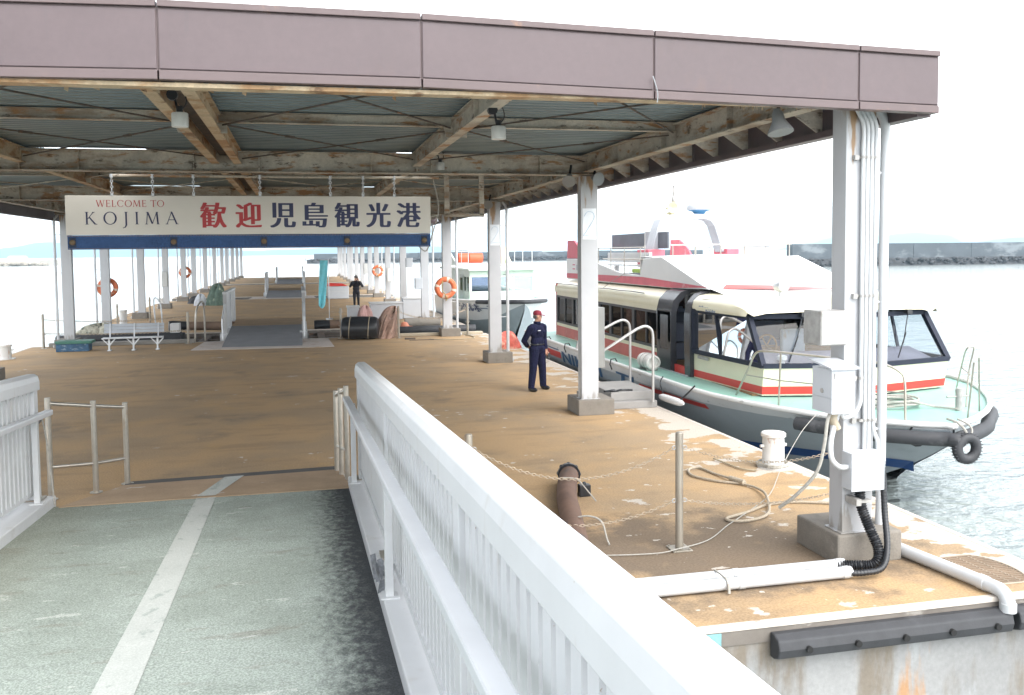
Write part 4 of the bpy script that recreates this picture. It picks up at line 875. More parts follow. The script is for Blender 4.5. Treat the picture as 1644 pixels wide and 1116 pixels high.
tag(MB().tube(curve_pts([(2.95, 10.15, .255), (3.1, 10.1, .24), (3.2, 10.0, .12), (3.27, 9.9, .02)], 6), .008, 6).tube(curve_pts([(2.6, 8.72, .2), (2.75, 8.6, .255), (2.86, 8.5, .22), (2.90, 8.45, .06), (2.91, 8.4, .01)], 6), .009, 6).build('cord', ropegrey), 'pale cord tied over the rusty curved pipe', 'cord')
# ------------------------------------------------------------------ excursion boat
BX = 9.45
bt = thing('excursion_boat', 'cream and red excursion boat with green deck moored on the right of the pier', 'boat', (BX, 19, -1.0))
ST = [(27.6, 2.62, .40, 2.3, -1.3), (25, 2.72, .40, 2.4, -1.3), (21, 2.73, .40, 2.4, -1.3), (17.5, 2.73, .40, 2.2, -1.3), (16, 2.72, .40, 1.85, -1.3), (15, 2.69, .395, 1.45, -1.28), (14.4, 2.58, .38, 1.1, -1.2), (13.6, 2.34, .36, .6, -1.05), (13.0, 2.07, .345, .24, -.82), (12.5, 1.78, .33, .08, -.58), (12.1, 1.46, .32, .03, -.38), (11.75, 1.10, .31, .02, -.2), (11.5, .76, .305, .015, -.06), (11.32, .42, .30, .01, .03), (11.22, .02, .30, .005, .08)]
NP = 24
def bc(Y): return BX-.35*max(0, 14.4-Y)/3.2
ST = [(a, max(b_-(BX-bc(a)), .02), c, max(d-(BX-bc(a))*.6, .005) if d > .3 else d, e) for a, b_, c, d, e in ST]
def hull_half(Y):
    for a, b_ in zip(ST, ST[1:]):
        if a[0] >= Y >= b_[0]:
            t = (a[0]-Y)/(a[0]-b_[0]); return [a[i]*(1-t)+b_[i]*t for i in range(5)]
    return ST[0] if Y > ST[0][0] else ST[-1]
def hx(Y, z):
    _, wg, zg, wb, zb = hull_half(Y); t = min(1, max(0, (zg-z)/(zg-zb))); return wb+(wg-wb)*(1-t)**1.25
rows = []; Ys = [s_[0] for s_ in ST]
Ys = sorted(set(Ys+[26, 24, 23, 22, 20, 19, 18, 15.5, 14.6, 13.8, 13.3, 12.75, 12.3, 11.9, 11.6, 11.4, 11.26]), reverse=True)
for s in (-1, 1):
    rows = []
    for Y in Ys:
        _, wg, zg, wb, zb = hull_half(Y); row = []
        zs = [zg-(zg-zb)*k/NP for k in range(NP+1)]
        for z in zs: row.append((bc(Y)+s*hx(Y, z), Y, z))
        rows.append(row)
    if s == -1: rowsL = rows
    else: rowsR = rows
hm = MB(); hm.grid(rowsL); hm.grid(rowsR)
n = NP+1; hm.add(rowsL[0]+rowsR[0], [tuple(range(n))+tuple(n+i for i in reversed(range(n)))])
hm.m = []
for i_, q in enumerate(hm.f): hm.m.append(1 if len(q) == 4 and i_ % NP < 3 else 0)
hull = hm.build('hull', [hullgrey, hullwhite], bt, smooth=True)
def hull_strip(name, y0, y1, z0, z1, mt, off=.008, n=40, rise=0):
    m_ = MB(); r_ = []
    for i in range(n+1):
        Y = y0+(y1-y0)*i/n; dz = rise*max(0, 15-Y); r_.append([(bc(Y)-hx(Y, z0+dz)-off, Y, z0+dz), (bc(Y)-hx(Y, z1+dz)-off, Y, z1+dz)])
    return m_.grid(r_).build(name, mt, hull)
hull_strip('red_stripe', 17.75, 14.95, .06, .155, boatred); hull_strip('red_stripe', 26.6, 23.5, .02, .2, boatred); hull_strip('blue_line', 26.6, 23.6, .235, .27, decalblue)
hull_strip('boot_stripe', 24, 12.15, -.66, -.50, hullblue, rise=.04)
def hull_text(body, y0, y1, z0, z1, bold=.0):
    v, f_ = text_mesh(body); a0 = min(p[0] for p in v); a1 = max(p[0] for p in v); b0 = min(p[1] for p in v); b1 = max(p[1] for p in v); m_ = MB()
    for k in range(3):
        q = []
        for p in v:
            Y = y0+(p[0]-a0)/(a1-a0)*(y1-y0)+(k-1)*bold; z = z0+(p[1]-b0)/(b1-b0)*(z1-z0); q.append((bc(Y)-hx(Y, z)-.010-.001*k, Y, z))
        m_.add(q, f_)
    return m_.build('hull_lettering', decalblue, hull)
hull_text('NIKUJI', 23.3, 20.15, -.14, .25, .035); hull_text('77', 19.0, 18.0, -.14, .25, .05)
# gunwale and deck
gl = [(bc(Y)-hx(Y, .46), Y, hull_half(Y)[2]+.03) for Y in Ys]; gr = [(2*bc(y)-x, y, z) for x, y, z in reversed(gl)]
MB().tube(gl+gr, .045, 10).build('gunwale', M('gunwale_white', (.60, .60, .59), .4, var=.05, spots=[((.3, .3, .29), (6, 6, 14), .62, .05, .7)]), bt, smooth=True)
m_ = MB(); L_ = [(x+.02, y, z-.03) for x, y, z in gl]; m_.grid([L_, [(2*bc(y)-x, y, z) for x, y, z in L_]]); m_.build('deck', deckgreen, bt)
# rope lashings on the gunwale
for Y in (24.6, 22.7, 19.1): MB().tube([(bc(Y)-hx(Y, .4)+.1, Y, .42), (bc(Y)-hx(Y, .4)+.05, Y, .52), (bc(Y)-hx(Y, .4)-.05, Y, .51), (bc(Y)-hx(Y, .4)-.075, Y, .40), (bc(Y)-hx(Y, .4)-.03, Y, .28)], .016, 6).build('lashing', black, bt)
# bow fender hose
bf = [(bc(Y)-hull_half(Y)[1]-.03, Y-.10*(Y < 12), hull_half(Y)[2]-.15) for Y in Ys if Y < 12.9]; bf += [(2*bc(y)-x, y, z) for x, y, z in reversed(bf)]
MB().tube(bf, .105, 12).build('bow_fender', rubber, bt, smooth=True)
for Y in (12.5, 11.9, 11.55): MB().torus((bc(Y)-hx(Y, .2)-.02, Y, .16), .16, .014, 'X' if Y > 12 else 'Y', 14, 5).build('lashing', black, bt)
tag_t = thing('tyre_fender', 'old black tyre hanging over the boat bow', 'tyre', (9.13, 11.12, -.1))
TX, TY, TZ = 9.21, 11.08, .04
m_ = MB(); m_.torus((TX, TY, TZ), .155, .072, 'Y', 28, 12); m_.build('tyre', rubber, tag_t, smooth=True)
m_ = MB()
for i in range(28):
    a = 2*math.pi*i/28; m_.bar((TX+.218*math.cos(a), TY-.045, TZ+.218*math.sin(a)), (TX+.218*math.cos(a), TY+.045, TZ+.218*math.sin(a)), .034, .010)
m_.build('tread', rubber, tag_t)
tag(MB().tube(curve_pts([(TX-.04, 11.45, .40), (TX-.03, 11.25, .38), (TX-.02, 11.1, .3), (TX+.02, 11.09, .19)], 5), .018, 6).tube(curve_pts([(TX+.1, 11.4, .40), (TX+.12, 11.2, .35), (TX+.1, 11.1, .28), (TX+.05, 11.1, .17)], 5), .014, 6).build('tyre_rope', ropegrey), 'rope holding the tyre to the boat bow rail', 'rope')
fp_ = Vector((6.55, 15.72, .16)); t = thing('boat_fender', 'small white cylindrical fender hanging on the boat side by the steps', 'fender', fp_)
m_ = MB().lathe([(.02, -.28), (.05, -.25), (.075, -.2), (.08, -.1), (.08, .1), (.075, .2), (.05, .25), (.02, .28)], n=16, axis='Y'); m_.v = [(a*.85+6.57, b_*2.0+15.5, c*.85+.17-b_*.05) for a, b_, c in m_.v]; m_.build('body', boatwhite, t, smooth=True)
MB().tube(curve_pts([(6.7, 16.2, .5), (6.6, 16.1, .4), (6.56, 15.86, .25)], 5), .012, 6).tube(curve_pts([(6.56, 15.34, .12), (6.6, 15.0, .3), (6.72, 14.8, .52)], 5), .014, 6).build('rope', black, t)
# ---- cabin
cb = thing  # alias kept simple
XL_, XR_ = 7.5, 11.4
def cabin_wall(y0, y1, z0, z1, mt, name, x=XL_, th=.05, parent=bt):
    return MB().box(x, x+th, y0, y1, z0, z1).build(name, mt, parent)
# aft cabin walls
YA, YB = 26.4, 18.3
for x in (XL_, XR_-.05):
    o = -.004 if x < BX else .004
    a = MB().box(x, x+.05, YB, YA, .4, .815).build('cabin_wall', cream, bt)
    MB().box(x+o, x+.05+o, YB+.005, YA-.01, .42, .70).build('red_band', oldred, a)
    MB().box(x, x+.05, YB, YA, 1.585, 1.72).build('cabin_wall', cream, bt)
    wf = MB(); ed = [YA-.1-(YA-.1-YB)*k/5 for k in range(6)]
    for k in range(6): wf.box(x-.012, x+.055, ed[k]-.075, ed[k]+.075, .80, 1.60)
    for k in range(5): wf.box(x-.008, x+.05, (ed[k]+ed[k+1])/2-.03, (ed[k]+ed[k+1])/2+.03, .82, 1.58)
    wf.box(x-.014, x+.056, YB, YA-.03, .79, .845); wf.box(x-.014, x+.056, YB, YA-.03, 1.55, 1.605)
    w_ = wf.build('window_frame', M('frame_dark', (.03, .03, .034), .4, var=.2), bt)
    for k in range(5): MB().box(x+.018, x+.024, ed[k+1]+.07, ed[k]-.07, .83, 1.57).build('pane', darkglass if k != 1 else glass, w_)
MB().box(XL_, XR_, YA-.02, YA+.03, .4, .8).box(XL_, XR_, YA-.02, YA+.03, 1.6, 1.95).box(XL_, XL_+.3, YA-.02, YA+.03, .8, 1.6).box(XR_-.3, XR_, YA-.02, YA+.03, .8, 1.6).build('stern_wall', oldred, bt)
MB().box(XL_-.006, XL_+.05, YA-.04, YA+.035, .4, 1.95).build('corner_post', oldred, bt)
prof = [(7.49, 1.70), (7.475, 1.80), (7.51, 1.92), (7.62, 2.01), (7.85, 2.055), (9.45, 2.10)]; prof = prof+[(2*BX-x, z) for x, z in reversed(prof[:-1])]
rows = [[(x, Y, z) for x, z in prof] for Y in (YA+.12, 22, YB)]
m_ = MB().grid(rows); m_.add([(x, YA+.12, z) for x, z in prof], [tuple(range(len(prof)))]); m_.build('cabin_roof', cream, bt, smooth=True)
MB().tube([(7.50, YA, 1.965)]+[(7.49, YA-k*.8, 1.965-.012*(k % 2)) for k in range(1, 10)], .012, 6).build('roof_rope', black, bt)
# interior of the aft cabin
MB().box(XL_+.06, XR_-.06, 14.3, YA-.05, .30, .405).build('cabin_floor', brownint, bt)
for k in range(7):
    for (x0, x1) in ((7.65, 8.75), (10.15, 11.25)):
        y = 19.3+k*.98; m_ = MB().box(x0, x1, y, y+.42, .41, .80); m_.box(x0, x1, y+.42, y+.52, .41, 1.22); m_.build('seat', seatm, bt, bevel=.03)
# entrance arch and open door
def arch(y0, y1, out, mt, name):
    pr = [(7.46, .40), (7.44, 1.0), (7.44, 1.62), (7.50, 1.86), (7.66, 2.03), (7.95, 2.12), (8.55, 2.16)]
    pi = [(a+.10, b_-.05) for a, b_ in pr]; pi[0] = (7.56, .40)
    m_ = MB(); rows = []
    for Y in (y0, y1):
        rows.append([(a-out, Y, b_+out*.5) for a, b_ in pr]); rows.append([(a, Y, b_) for a, b_ in pi])
    k = len(pr); vs_ = rows[0]+rows[1]+rows[2]+rows[3]; fs = []
    for i in range(k-1):
        fs += [(i, i+1, k+i+1, k+i), (2*k+i, 3*k+i, 3*k+i+1, 2*k+i+1), (i, 2*k+i, 2*k+i+1, i+1), (k+i, k+i+1, 3*k+i+1, 3*k+i)]
    fs += [(0, k, 3*k, 2*k), (k-1, 3*k-1, 4*k-1, 2*k-1)[::-1] if False else (k-1, 3*k-1, 4*k-1, 2*k-1)]
    return m_.add(vs_, fs).build(name, mt, bt, smooth=True)
arch(18.30, 17.52, .02, M('arch_gloss', (.035, .036, .042), .22), 'door_arch'); arch(16.86, 16.60, .02, M('arch_gloss', (0, 0, 0)), 'door_arch')
dr = MB().box(7.42, 7.46, 17.55, 18.25, .42, .84).box(7.42, 7.46, 17.55, 18.25, 1.56, 1.66).box(7.42, 7.46, 17.55, 17.68, .84, 1.56).box(7.42, 7.46, 18.09, 18.25, .84, 1.56).build('open_door', M('door_dark', (.04, .04, .045), .35), bt)
MB().box(7.436, 7.442, 17.68, 18.09, .84, 1.56).build('pane', darkglass, dr)
MB().box(7.40, 7.44, 16.7, 18.2, .405, .425).build('door_sill', alu, bt)
MB().box(7.5, 7.56, 16.86, 17.52, .405, .56).build('door_step', boatred, bt)
m_ = MB()
rows = [[(8.3+.05*math.sin(i*1.9), 16.7+i*.09, z) for i in range(10)] for z in (1.98, 1.2)]
m_.grid(rows).build('curtain', curtain, bt)
MB().box(8.6, 8.66, 16.6, 18.3, .4, 2.05).build('inner_partition', M('partition_beige', (.40, .36, .34), .7, var=.15), bt)
MB().box(7.6, 11.3, 16.58, 16.63, .4, .95).build('bulkhead', brownint, bt)
rows = [[(x, Y, z) for x, z in prof] for Y in (YB, 16.6)]
MB().grid([[(max(x, 8.3), Y, z-.01) for x, Y, z in r_] for r_ in rows]).build('cabin_roof', cream, bt, smooth=True)
# wheelhouse (front cabin) : plan outline
def plan(Y0, inset=0.0, yoff=0.0):
    return [(7.52, 16.6), (7.66+inset, 14.15+yoff), (9.45, 13.72+yoff), (11.24-inset, 14.15+yoff), (11.38, 16.6)]
def band(z0, z1, i0, i1, y0, y1, mt, name, parent, push=0.0):
    a = plan(0, i0, y0); b_ = plan(0, i1, y1); m_ = MB()
    a = [(BX+(x-BX)*(1+push), y-push*3) for x, y in a]; b_ = [(BX+(x-BX)*(1+push), y-push*3) for x, y in b_]
    m_.grid([[(x, y, z0) for x, y in a], [(x, y, z1) for x, y in b_]])
    ai = [(BX+(x-BX)*.985, y+.06) for x, y in a]; bi = [(BX+(x-BX)*.985, y+.06) for x, y in b_]
    m_.grid([[(x, y, z1) for x, y in bi], [(x, y, z0) for x, y in ai]]); m_.grid([[(x, y, z1) for x, y in b_], [(x, y, z1) for x, y in bi]])
    return m_.build(name, mt, parent)
wl = band(.40, .90, 0, -.02, 0, -.10, cream, 'wheelhouse_wall', bt)
band(.425, .56, -.001, -.005, -.004, -.03, boatred, 'red_band', wl, push=.0035)
# windscreen glass and pillars
g0 = plan(0, -.02, -.08); g1 = plan(0, .03, .52)
zt = 1.72
def P3(a, z): return Vector((a[0], a[1], z))
g0[0] = (7.52, 16.6); g1[0] = (7.52, 16.6)
wfm = MB()
def edge(p, q, wd=.07, th=.07): wfm.bar(p, q, wd, th, upv=(0, 1, 0))
for i in range(1, 4): edge(P3(g0[i], .90), P3(g1[i], zt), .09 if i != 2 else .05, .09)
for i in range(4): edge(P3(g0[i], .92), P3(g0[i+1], .92), .08, .08); edge(P3(g1[i], zt), P3(g1[i+1], zt), .08, .09)
for (a, b_, f_) in ((0, 1, .42), ):
    for sgn in (0, 1):
        i, j = (0, 1) if sgn == 0 else (4, 3)
        edge(P3(g0[i], .9).lerp(P3(g0[j], .9), f_), P3(g1[i], zt).lerp(P3(g1[j], zt), f_), .05, .04)
        edge(P3(g0[i], .9), P3(g1[i], zt), .12, .07)
wfo = wfm.build('window_frame', navyframe, bt)
for i in range(4):
    MB().add([P3(g0[i], .93), P3(g0[i+1], .93), P3(g1[i+1], zt-.03), P3(g1[i], zt-.03)], [(0, 1, 2, 3)]).build('pane', glass, wfo)
for (x0, y0) in ((8.3, 14.2), (10.4, 14.2)):
    MB().bar((x0+.25, 14.36, 1.74), (x0-.15, 13.93, 1.25), .015, .015).bar((x0-.05, 14.0, 1.42), (x0-.3, 13.86, 1.0), .02, .01).box(x0+.2, x0+.3, 14.3, 14.42, 1.72, 1.80).build('wiper', black, bt)
# wheelhouse roof, rounded down to the windscreen top
secs = []
for Y, sc_, dz in ((16.6, 1.0, 0), (15.4, 1.0, 0), (15.0, .995, -.02), (14.75, .985, -.07), (14.58, .975, -.16), (14.5, .97, -.27)):
    secs.append([(BX+(x-BX)*sc_, Y-(.32*(1-abs(x-BX)/1.97) if Y < 15.2 else .32*(1-abs(x-BX)/1.97)*max(0, (16.6-Y)/1.4)), max(z+dz*(1 if z > 1.95 else .45), 1.735)) for x, z in prof])
MB().grid(secs).build('wheelhouse_roof', cream, bt, smooth=True)
MB().tube([(7.56, 16.3, 1.955), (7.58, 15.2, 1.95)], .011, 6).build('roof_rope', black, bt)
m_ = MB(); rnd = random.Random(11)
for k in range(9): m_.box(7.478, 7.484, 16.25-k*.07, 16.25-k*.07+.045, 1.80-.004*k, 1.80-.004*k+rnd.uniform(.02, .05))
for k in range(6): m_.box(7.478, 7.484, 15.95-k*.07, 15.95-k*.07+.05, 1.735, 1.735+rnd.uniform(.02, .045))
m_.build('maker_marks', decalgrey, bt)
MB().box(7.50, 7.52, 15.95, 16.4, .80, .86).build('maker_plate', galv, bt)
# wheelhouse inside
MB().add([(7.75, 14.3, .9), (9.45, 13.9, .9), (11.15, 14.3, .9), (11.15, 15.0, 1.06), (9.45, 14.75, 1.06), (7.75, 15.0, 1.06), (7.75, 15.05, .42), (9.45, 14.8, .42), (11.15, 15.05, .42)], [(0, 1, 4, 5), (1, 2, 3, 4), (5, 4, 7, 6), (4, 3, 8, 7)]).build('dashboard', dash, bt)
wh = MB().torus((8.4, 15.35, 1.12), .2, .018, 'Y', 24, 8)
for k in range(6): a = k*math.pi/3; wh.bar((8.4, 15.35, 1.12), (8.4+.2*math.cos(a), 15.35, 1.12+.2*math.sin(a)), .014, .014)
wh.cyl((8.4, 15.35, 1.12), (8.4, 15.0, 1.0), .03, n=10); wh.build('steering_wheel', brownint, bt)
MB().box(9.1, 9.6, 15.7, 16.1, .42, .85).box(9.1, 9.6, 16.02, 16.12, .85, 1.35).box(8.2, 8.7, 16.0, 16.4, .42, .85).box(8.2, 8.7, 16.34, 16.44, .85, 1.4).build('pilot_seat', paleint, bt, bevel=.03)
MB().lathe([(.05, .9), (.05, .96), (.085, .98), (.085, 1.04), (.05, 1.06)], (8.15, 14.35, 0), 14).build('compass', boatwhite, bt, smooth=True)
MB().bar((7.7, 15.95, 1.25), (7.75, 15.2, .95), .04, .04).build('inside_rail', brownint, bt)
# searchlight on the wheelhouse roof
m_ = MB().cyl((8.45, 14.95, 2.0), (8.45, 14.95, 2.14), .03, n=10); m_.lathe([(.06, .16), (.1, .1), (.115, -.1), (.1, -.13), (.001, -.14)], (8.45, 14.95, 2.24), 18, axis='Y'); m_.build('searchlight', alu, bt, smooth=True)
# ---- upper works
sp = [(26.2, 2.08), (26.25, 2.68), (24.6, 2.69), (23.2, 2.56), (21.6, 2.36), (20.2, 2.33), (20.0, 2.72), (18.9, 2.76), (17.6, 2.42), (16.5, 2.13), (18.2, 2.09)]
for x in (7.78, 11.06):
    a = MB().prism(sp, x, x+.06, 'X').build('bulwark', boatwhite, bt, bevel=.01)
    o = -.005 if x < BX else .065
    MB().add([(x+o, 26.24, 2.12), (x+o, 26.25, 2.26), (x+o, 20, 2.29), (x+o, 16.45, 2.17), (x+o, 18.2, 2.10)], [(0, 1, 2, 3, 4)]).build('pink_band', pinkred, a)
    MB().prism([(26.2, 2.70), (26.15, 3.22), (25.5, 3.22), (24.9, 2.95), (24.6, 2.70)], x+.005, x+.055, 'X').build('stern_fin', pinkred, a)
    if x < BX:
        m_ = MB()
        for (ya, za) in ((25.6, 2.50), (25.6, 2.38), (24.95, 2.49), (24.95, 2.37)): m_.box(x-.006, x-.002, ya-.22, ya+.02, za, za+.03)
        m_.build('pink_marks', decalpink, a); MB().box(x-.006, x-.002, 25.17, 25.22, 2.36, 2.52).build('grey_mark', decalgrey, a)
MB().box(7.84, 11.06, 20.0, 26.2, 2.12, 2.15).build('upper_deck', boatwhite, bt)
# turtle back hood
rows = []
for Y, zc in ((20.0, 2.80), (19.3, 2.80), (18.6, 2.70), (17.6, 2.45), (16.6, 2.20), (15.9, 2.10)):
    rows.append([(BX+1.63*math.sin(-math.pi/2+math.pi*i/12), Y+.25*abs(math.sin(-math.pi/2+math.pi*i/12))*(Y > 18), zc-.02*abs(i-6)*.4) for i in range(13)])
m_ = MB().grid(rows); m_.add(rows[0]+[(11.08, 20.2, 2.1), (7.82, 20.2, 2.1)], [tuple(range(15))]); hd = m_.build('hood', boatwhite, bt, smooth=True)
MB().add([(8.0, 16.35, 2.155), (9.0, 15.95, 2.135), (10.4, 15.75, 2.12), (9.0, 16.35, 2.20), (8.2, 16.6, 2.22)], [(0, 1, 2, 3, 4)]).build('red_flash', boatred, hd)
MB().box(7.95, 8.9, 16.5, 16.55, 2.12, 2.155).build('red_flash', boatred, hd)
# arch mast with radar, horn and lights
AY = 21.3; o_ = 9.50
ap = [(o_-1.08, 2.85), (o_-.92, 3.45), (o_-.84, 3.66), (o_-.70, 3.76), (o_-.4, 3.80), (o_+.4, 3.80), (o_+.62, 3.74), (o_+.78, 3.6), (o_+1.08, 2.85)]
ai = [(o_-.90, 2.85), (o_-.78, 3.42), (o_-.72, 3.58), (o_-.62, 3.65), (o_-.4, 3.67), (o_+.36, 3.67), (o_+.50, 3.62), (o_+.60, 3.5), (o_+.82, 2.85)]
m_ = MB(); k = len(ap); vs_ = [(a, AY-.2, b_) for a, b_ in ap]+[(a, AY-.2, b_) for a, b_ in ai]+[(a, AY+.25, b_) for a, b_ in ap]+[(a, AY+.25, b_) for a, b_ in ai]; fs = []
for i in range(k-1): fs += [(i, i+1, k+i+1, k+i), (2*k+i, 3*k+i, 3*k+i+1, 2*k+i+1), (i, 2*k+i, 2*k+i+1, i+1), (k+i, k+i+1, 3*k+i+1, 3*k+i)]
fs += [(0, k, 3*k, 2*k), (k-1, 2*k-1, 4*k-1, 3*k-1)]
am = m_.add(vs_, fs).build('radar_arch', M('arch_white', (.42, .44, .47), .4), bt, bevel=.02)
for x0, x1 in ((o_-1.22, o_-.78), (o_+.86, o_+1.2)): MB().box(x0, x1, AY-.35, AY+.4, 2.5, 2.93).build('arch_foot', pinkred, am, bevel=.02)
MB().lathe([(.12, 3.80), (.17, 3.86), (.3, 3.90)], (9.78, AY, 0), 22).build('radar_base', radarblue, am, smooth=True)
MB().lathe([(.3, 3.90), (.32, 3.93), (.31, 4.02), (.26, 4.06), (.001, 4.08)], (9.78, AY, 0), 24).build('radar_dome', M('radome', (.5, .52, .56), .35), am, smooth=True)
m_ = MB().lathe([(.04, -.2), (.06, -.1), (.09, .08), (.135, .16), (.14, .18), (.1, .17), (.001, .1)], n=18, axis='Y'); m_.v = [(a+9.0, -b_+AY, c+3.96) for a, b_, c in m_.v]; m_.box(8.93, 9.07, AY-.06, AY+.06, 3.79, 3.85); m_.build('horn', brass, am, smooth=True)
m_ = MB().cyl((9.12, AY+.05, 3.8), (9.12, AY+.05, 4.36), .022, n=8); m_.lathe([(.05, 4.08), (.06, 4.12), (.06, 4.2), (.04, 4.24), (.03, 4.27), (.04, 4.30), (.04, 4.38), (.025, 4.42), (.02, 4.48), (.07, 4.49), (.001, 4.52)], (9.12, AY+.05, 0), 14); m_.build('mast_light', galv, am, smooth=True)
# upper deck furniture and rails
bnch = MB().box(8.1, 8.16, 20.4, 23.4, 2.62, 2.86).box(8.1, 8.55, 20.4, 23.4, 2.52, 2.56).box(8.2, 8.3, 20.6, 20.7, 2.15, 2.52).box(8.2, 8.3, 23.1, 23.2, 2.15, 2.52)
for k in range(3): bnch.box(8.095, 8.1, 20.4, 23.4, 2.64+k*.075, 2.69+k*.075)
bnch.build('deck_bench', boatwhite, bt)
MB().box(8.6, 8.64, 20.5, 21.2, 2.95, 3.35).box(8.6, 8.64, 22.0, 24.5, 2.95, 3.35).build('wind_screen', M('screen_grey', (.10, .11, .13), .5, var=.2), bt)
MB().box(8.58, 8.66, 21.25, 21.95, 2.5, 3.38).build('locker', M('locker_grey', (.42, .43, .45), .5), bt)
MB().box(8.2, 8.6, 20.5, 23.0, 2.16, 2.32).build('under_bench', M('shadow_gear', (.06, .06, .07), .8), bt); MB().box(8.02, 8.16, 20.6, 21.4, 2.36, 2.46).build('lime_buoys', lime, bt, bevel=.03)
rl_ = MB(); 
for x in (7.83, 11.07):
    for (p, q) in (((24.4, 2.98), (20.1, 2.98)), ((23.0, 2.70), (20.1, 2.70))): rl_.cyl((x, p[0], p[1]), (x, q[0], q[1]), .015, n=6)
    for Y in (24.4, 23.4, 22.4, 21.4, 20.3): rl_.cyl((x, Y, 2.35 if Y < 23 else 2.55), (x, Y, 2.98), .013, n=6)
rl_.cyl((8.0, 18.9, 3.02), (10.95, 18.9, 3.02), .014, n=6)
for x in (8.05, 8.6, 9.2, 9.8, 10.4, 10.9): rl_.cyl((x, 18.9, 2.70), (x, 18.9, 3.02), .012, n=6)
rl_.build('upper_rail', stainless, bt, smooth=True)
MB().cyl((7.9, 20.2, 2.7), (7.9, 20.2, 3.75), .008, n=6).cyl((7.9, 20.2, 2.95), (7.9, 20.2, 3.03), .02, n=8).build('whip_aerial', galv, bt)
MB().tube(curve_pts([(7.78, 21.2, 2.36), (7.6, 21.6, 2.16), (7.49, 22.0, 1.98)], 5), .008, 5).build('stay_line', galv, bt)
# bow rails
def bowrail(pts, nm='bow_rail', r=.018): MB().tube(pts, r, 8).build(nm, stainless, bt, smooth=True)
bowrail(curve_pts([(7.35, 14.5, .36), (7.27, 13.9, .9), (7.2, 13.5, 1.22), (7.3, 13.25, 1.27), (7.6, 12.95, 1.25), (8.0, 12.45, 1.22)], 5)+curve_pts([(8.22, 12.1, 1.21), (8.38, 11.85, 1.19), (8.52, 11.68, 1.1), (8.58, 11.62, .95), (8.60, 11.62, .33)], 5))
bowrail([(7.42, 13.1, 1.25), (7.49, 13.29, .34)], r=.015); bowrail([(7.27, 13.95, .80), (7.45, 13.2, .80), (8.58, 11.62, .78)], r=.010)
for p in ((7.35, 14.5, .36), (7.49, 13.29, .33), (8.60, 11.62, .30)): MB().cyl((p[0], p[1], p[2]-.01), (p[0], p[1], p[2]+.012), .06, n=12).build('rail_foot', galv, bt)
bowrail(curve_pts([(11.3, 13.9, .34), (10.75, 13.1, .9), (10.30, 12.45, 1.27), (10.36, 12.4, 1.32), (10.40, 12.4, 1.28), (10.40, 12.5, .9), (10.36, 12.5, .34)], 5), r=.014); bowrail([(10.75, 13.1, .9), (10.40, 12.45, .86)], r=.010)
bowrail([(9.71, 11.68, .32), (9.57, 11.4, 1.22)], r=.014); bowrail([(10.40, 12.25, .32), (9.95, 11.75, 1.24)], r=.014)
m_ = MB().cyl((10.1, 12.35, .3), (10.1, 12.35, .68), .05, n=14); m_.cyl((9.88, 12.35, .55), (10.32, 12.35, .55), .016, n=8); m_.build('bow_bitt', galv, bt, smooth=True)
rnd = random.Random(5); pts = [Vector((9.3+.45*math.cos(a)*(1+.12*math.sin(2.3*a)), 12.95+.36*math.sin(a)*(1+.15*math.cos(1.7*a)), .375+.012*math.sin(3*a)+.003*a)) for a in [i*.32 for i in range(95)]]+[Vector((9.85, 12.6, .36)), Vector((10.05, 12.3, .36))]
tag(MB().tube(pts, .017, 6).build('deck_rope', ropegrey, smooth=True), 'pale rope coiled on the green bow deck of the excursion boat', 'rope')
# rolled line drum by the door
t = thing('rope_drum', 'white life raft style drum lying on the boat side deck by the door', 'drum', (7.1, 18.3, .4))
m_ = MB().lathe([(.10, -.30), (.155, -.28), (.165, -.1), (.15, -.08), (.15, .08), (.165, .1), (.155, .28), (.12, .30), (.11, .24), (.05, .24), (.001, .23)][::-1], n=22, axis='Y'); m_.v = [(a+7.12, -b_+18.0, c+.575) for a, b_, c in m_.v]; m_.build('drum', M('drum_grey', (.62, .60, .57), .6, var=.12, vscale=8), t, smooth=True)
MB().torus((7.12, 17.9, .575), .165, .012, 'Y', 24, 6).torus((7.12, 18.1, .575), .165, .012, 'Y', 24, 6).build('strap', galv, t)
MB().box(7.0, 7.24, 17.8, 17.85, .4, .46).build('cradle', galv, t); MB().box(7.0, 7.24, 18.15, 18.2, .4, .46).build('cradle', galv, t)
# ------------------------------------------------------------------ boarding steps by the second column
t = thing('boarding_step', 'low pale boarding step with two tube handrails against the boat side', 'steps', (5.9, 16.5, 0))
stepm = M('step_pale', (.27, .26, .25), .75, var=.12, spots=[((.25, .24, .23), (3, 3, 8), .57, .1, .6)])
MB().box(5.33, 6.40, 15.75, 17.35, .0, .13).build('lower_slab', stepm, t, bevel=.01); MB().box(5.55, 6.40, 15.9, 17.3, .13, .29).build('upper_slab', stepm, t, bevel=.01)
for Y, x1 in ((15.68, 6.29), (17.25, 6.43)):
    MB().tube([Vector((x1, Y, .12)), Vector((x1, Y, 1.25))]+curve_pts([(x1, Y, 1.3), (x1-.03, Y, 1.45), (x1-.15, Y, 1.52), (x1-.32, Y, 1.47)], 5)+[Vector((5.32, Y-.03, 1.10)), Vector((5.30, Y-.03, .98))], .026, 10).build('handrail', M('rail_grey', (.42, .41, .40), .4, .4), t, smooth=True)
tag(MB().box(5.13, 5.27, 15.42, 15.75, .82, 1.9).build('electrical_box', M('panel_dark', (.22, .22, .21), .6), bevel=.006), 'narrow grey panel box on the right side of the second column', 'electrical box')
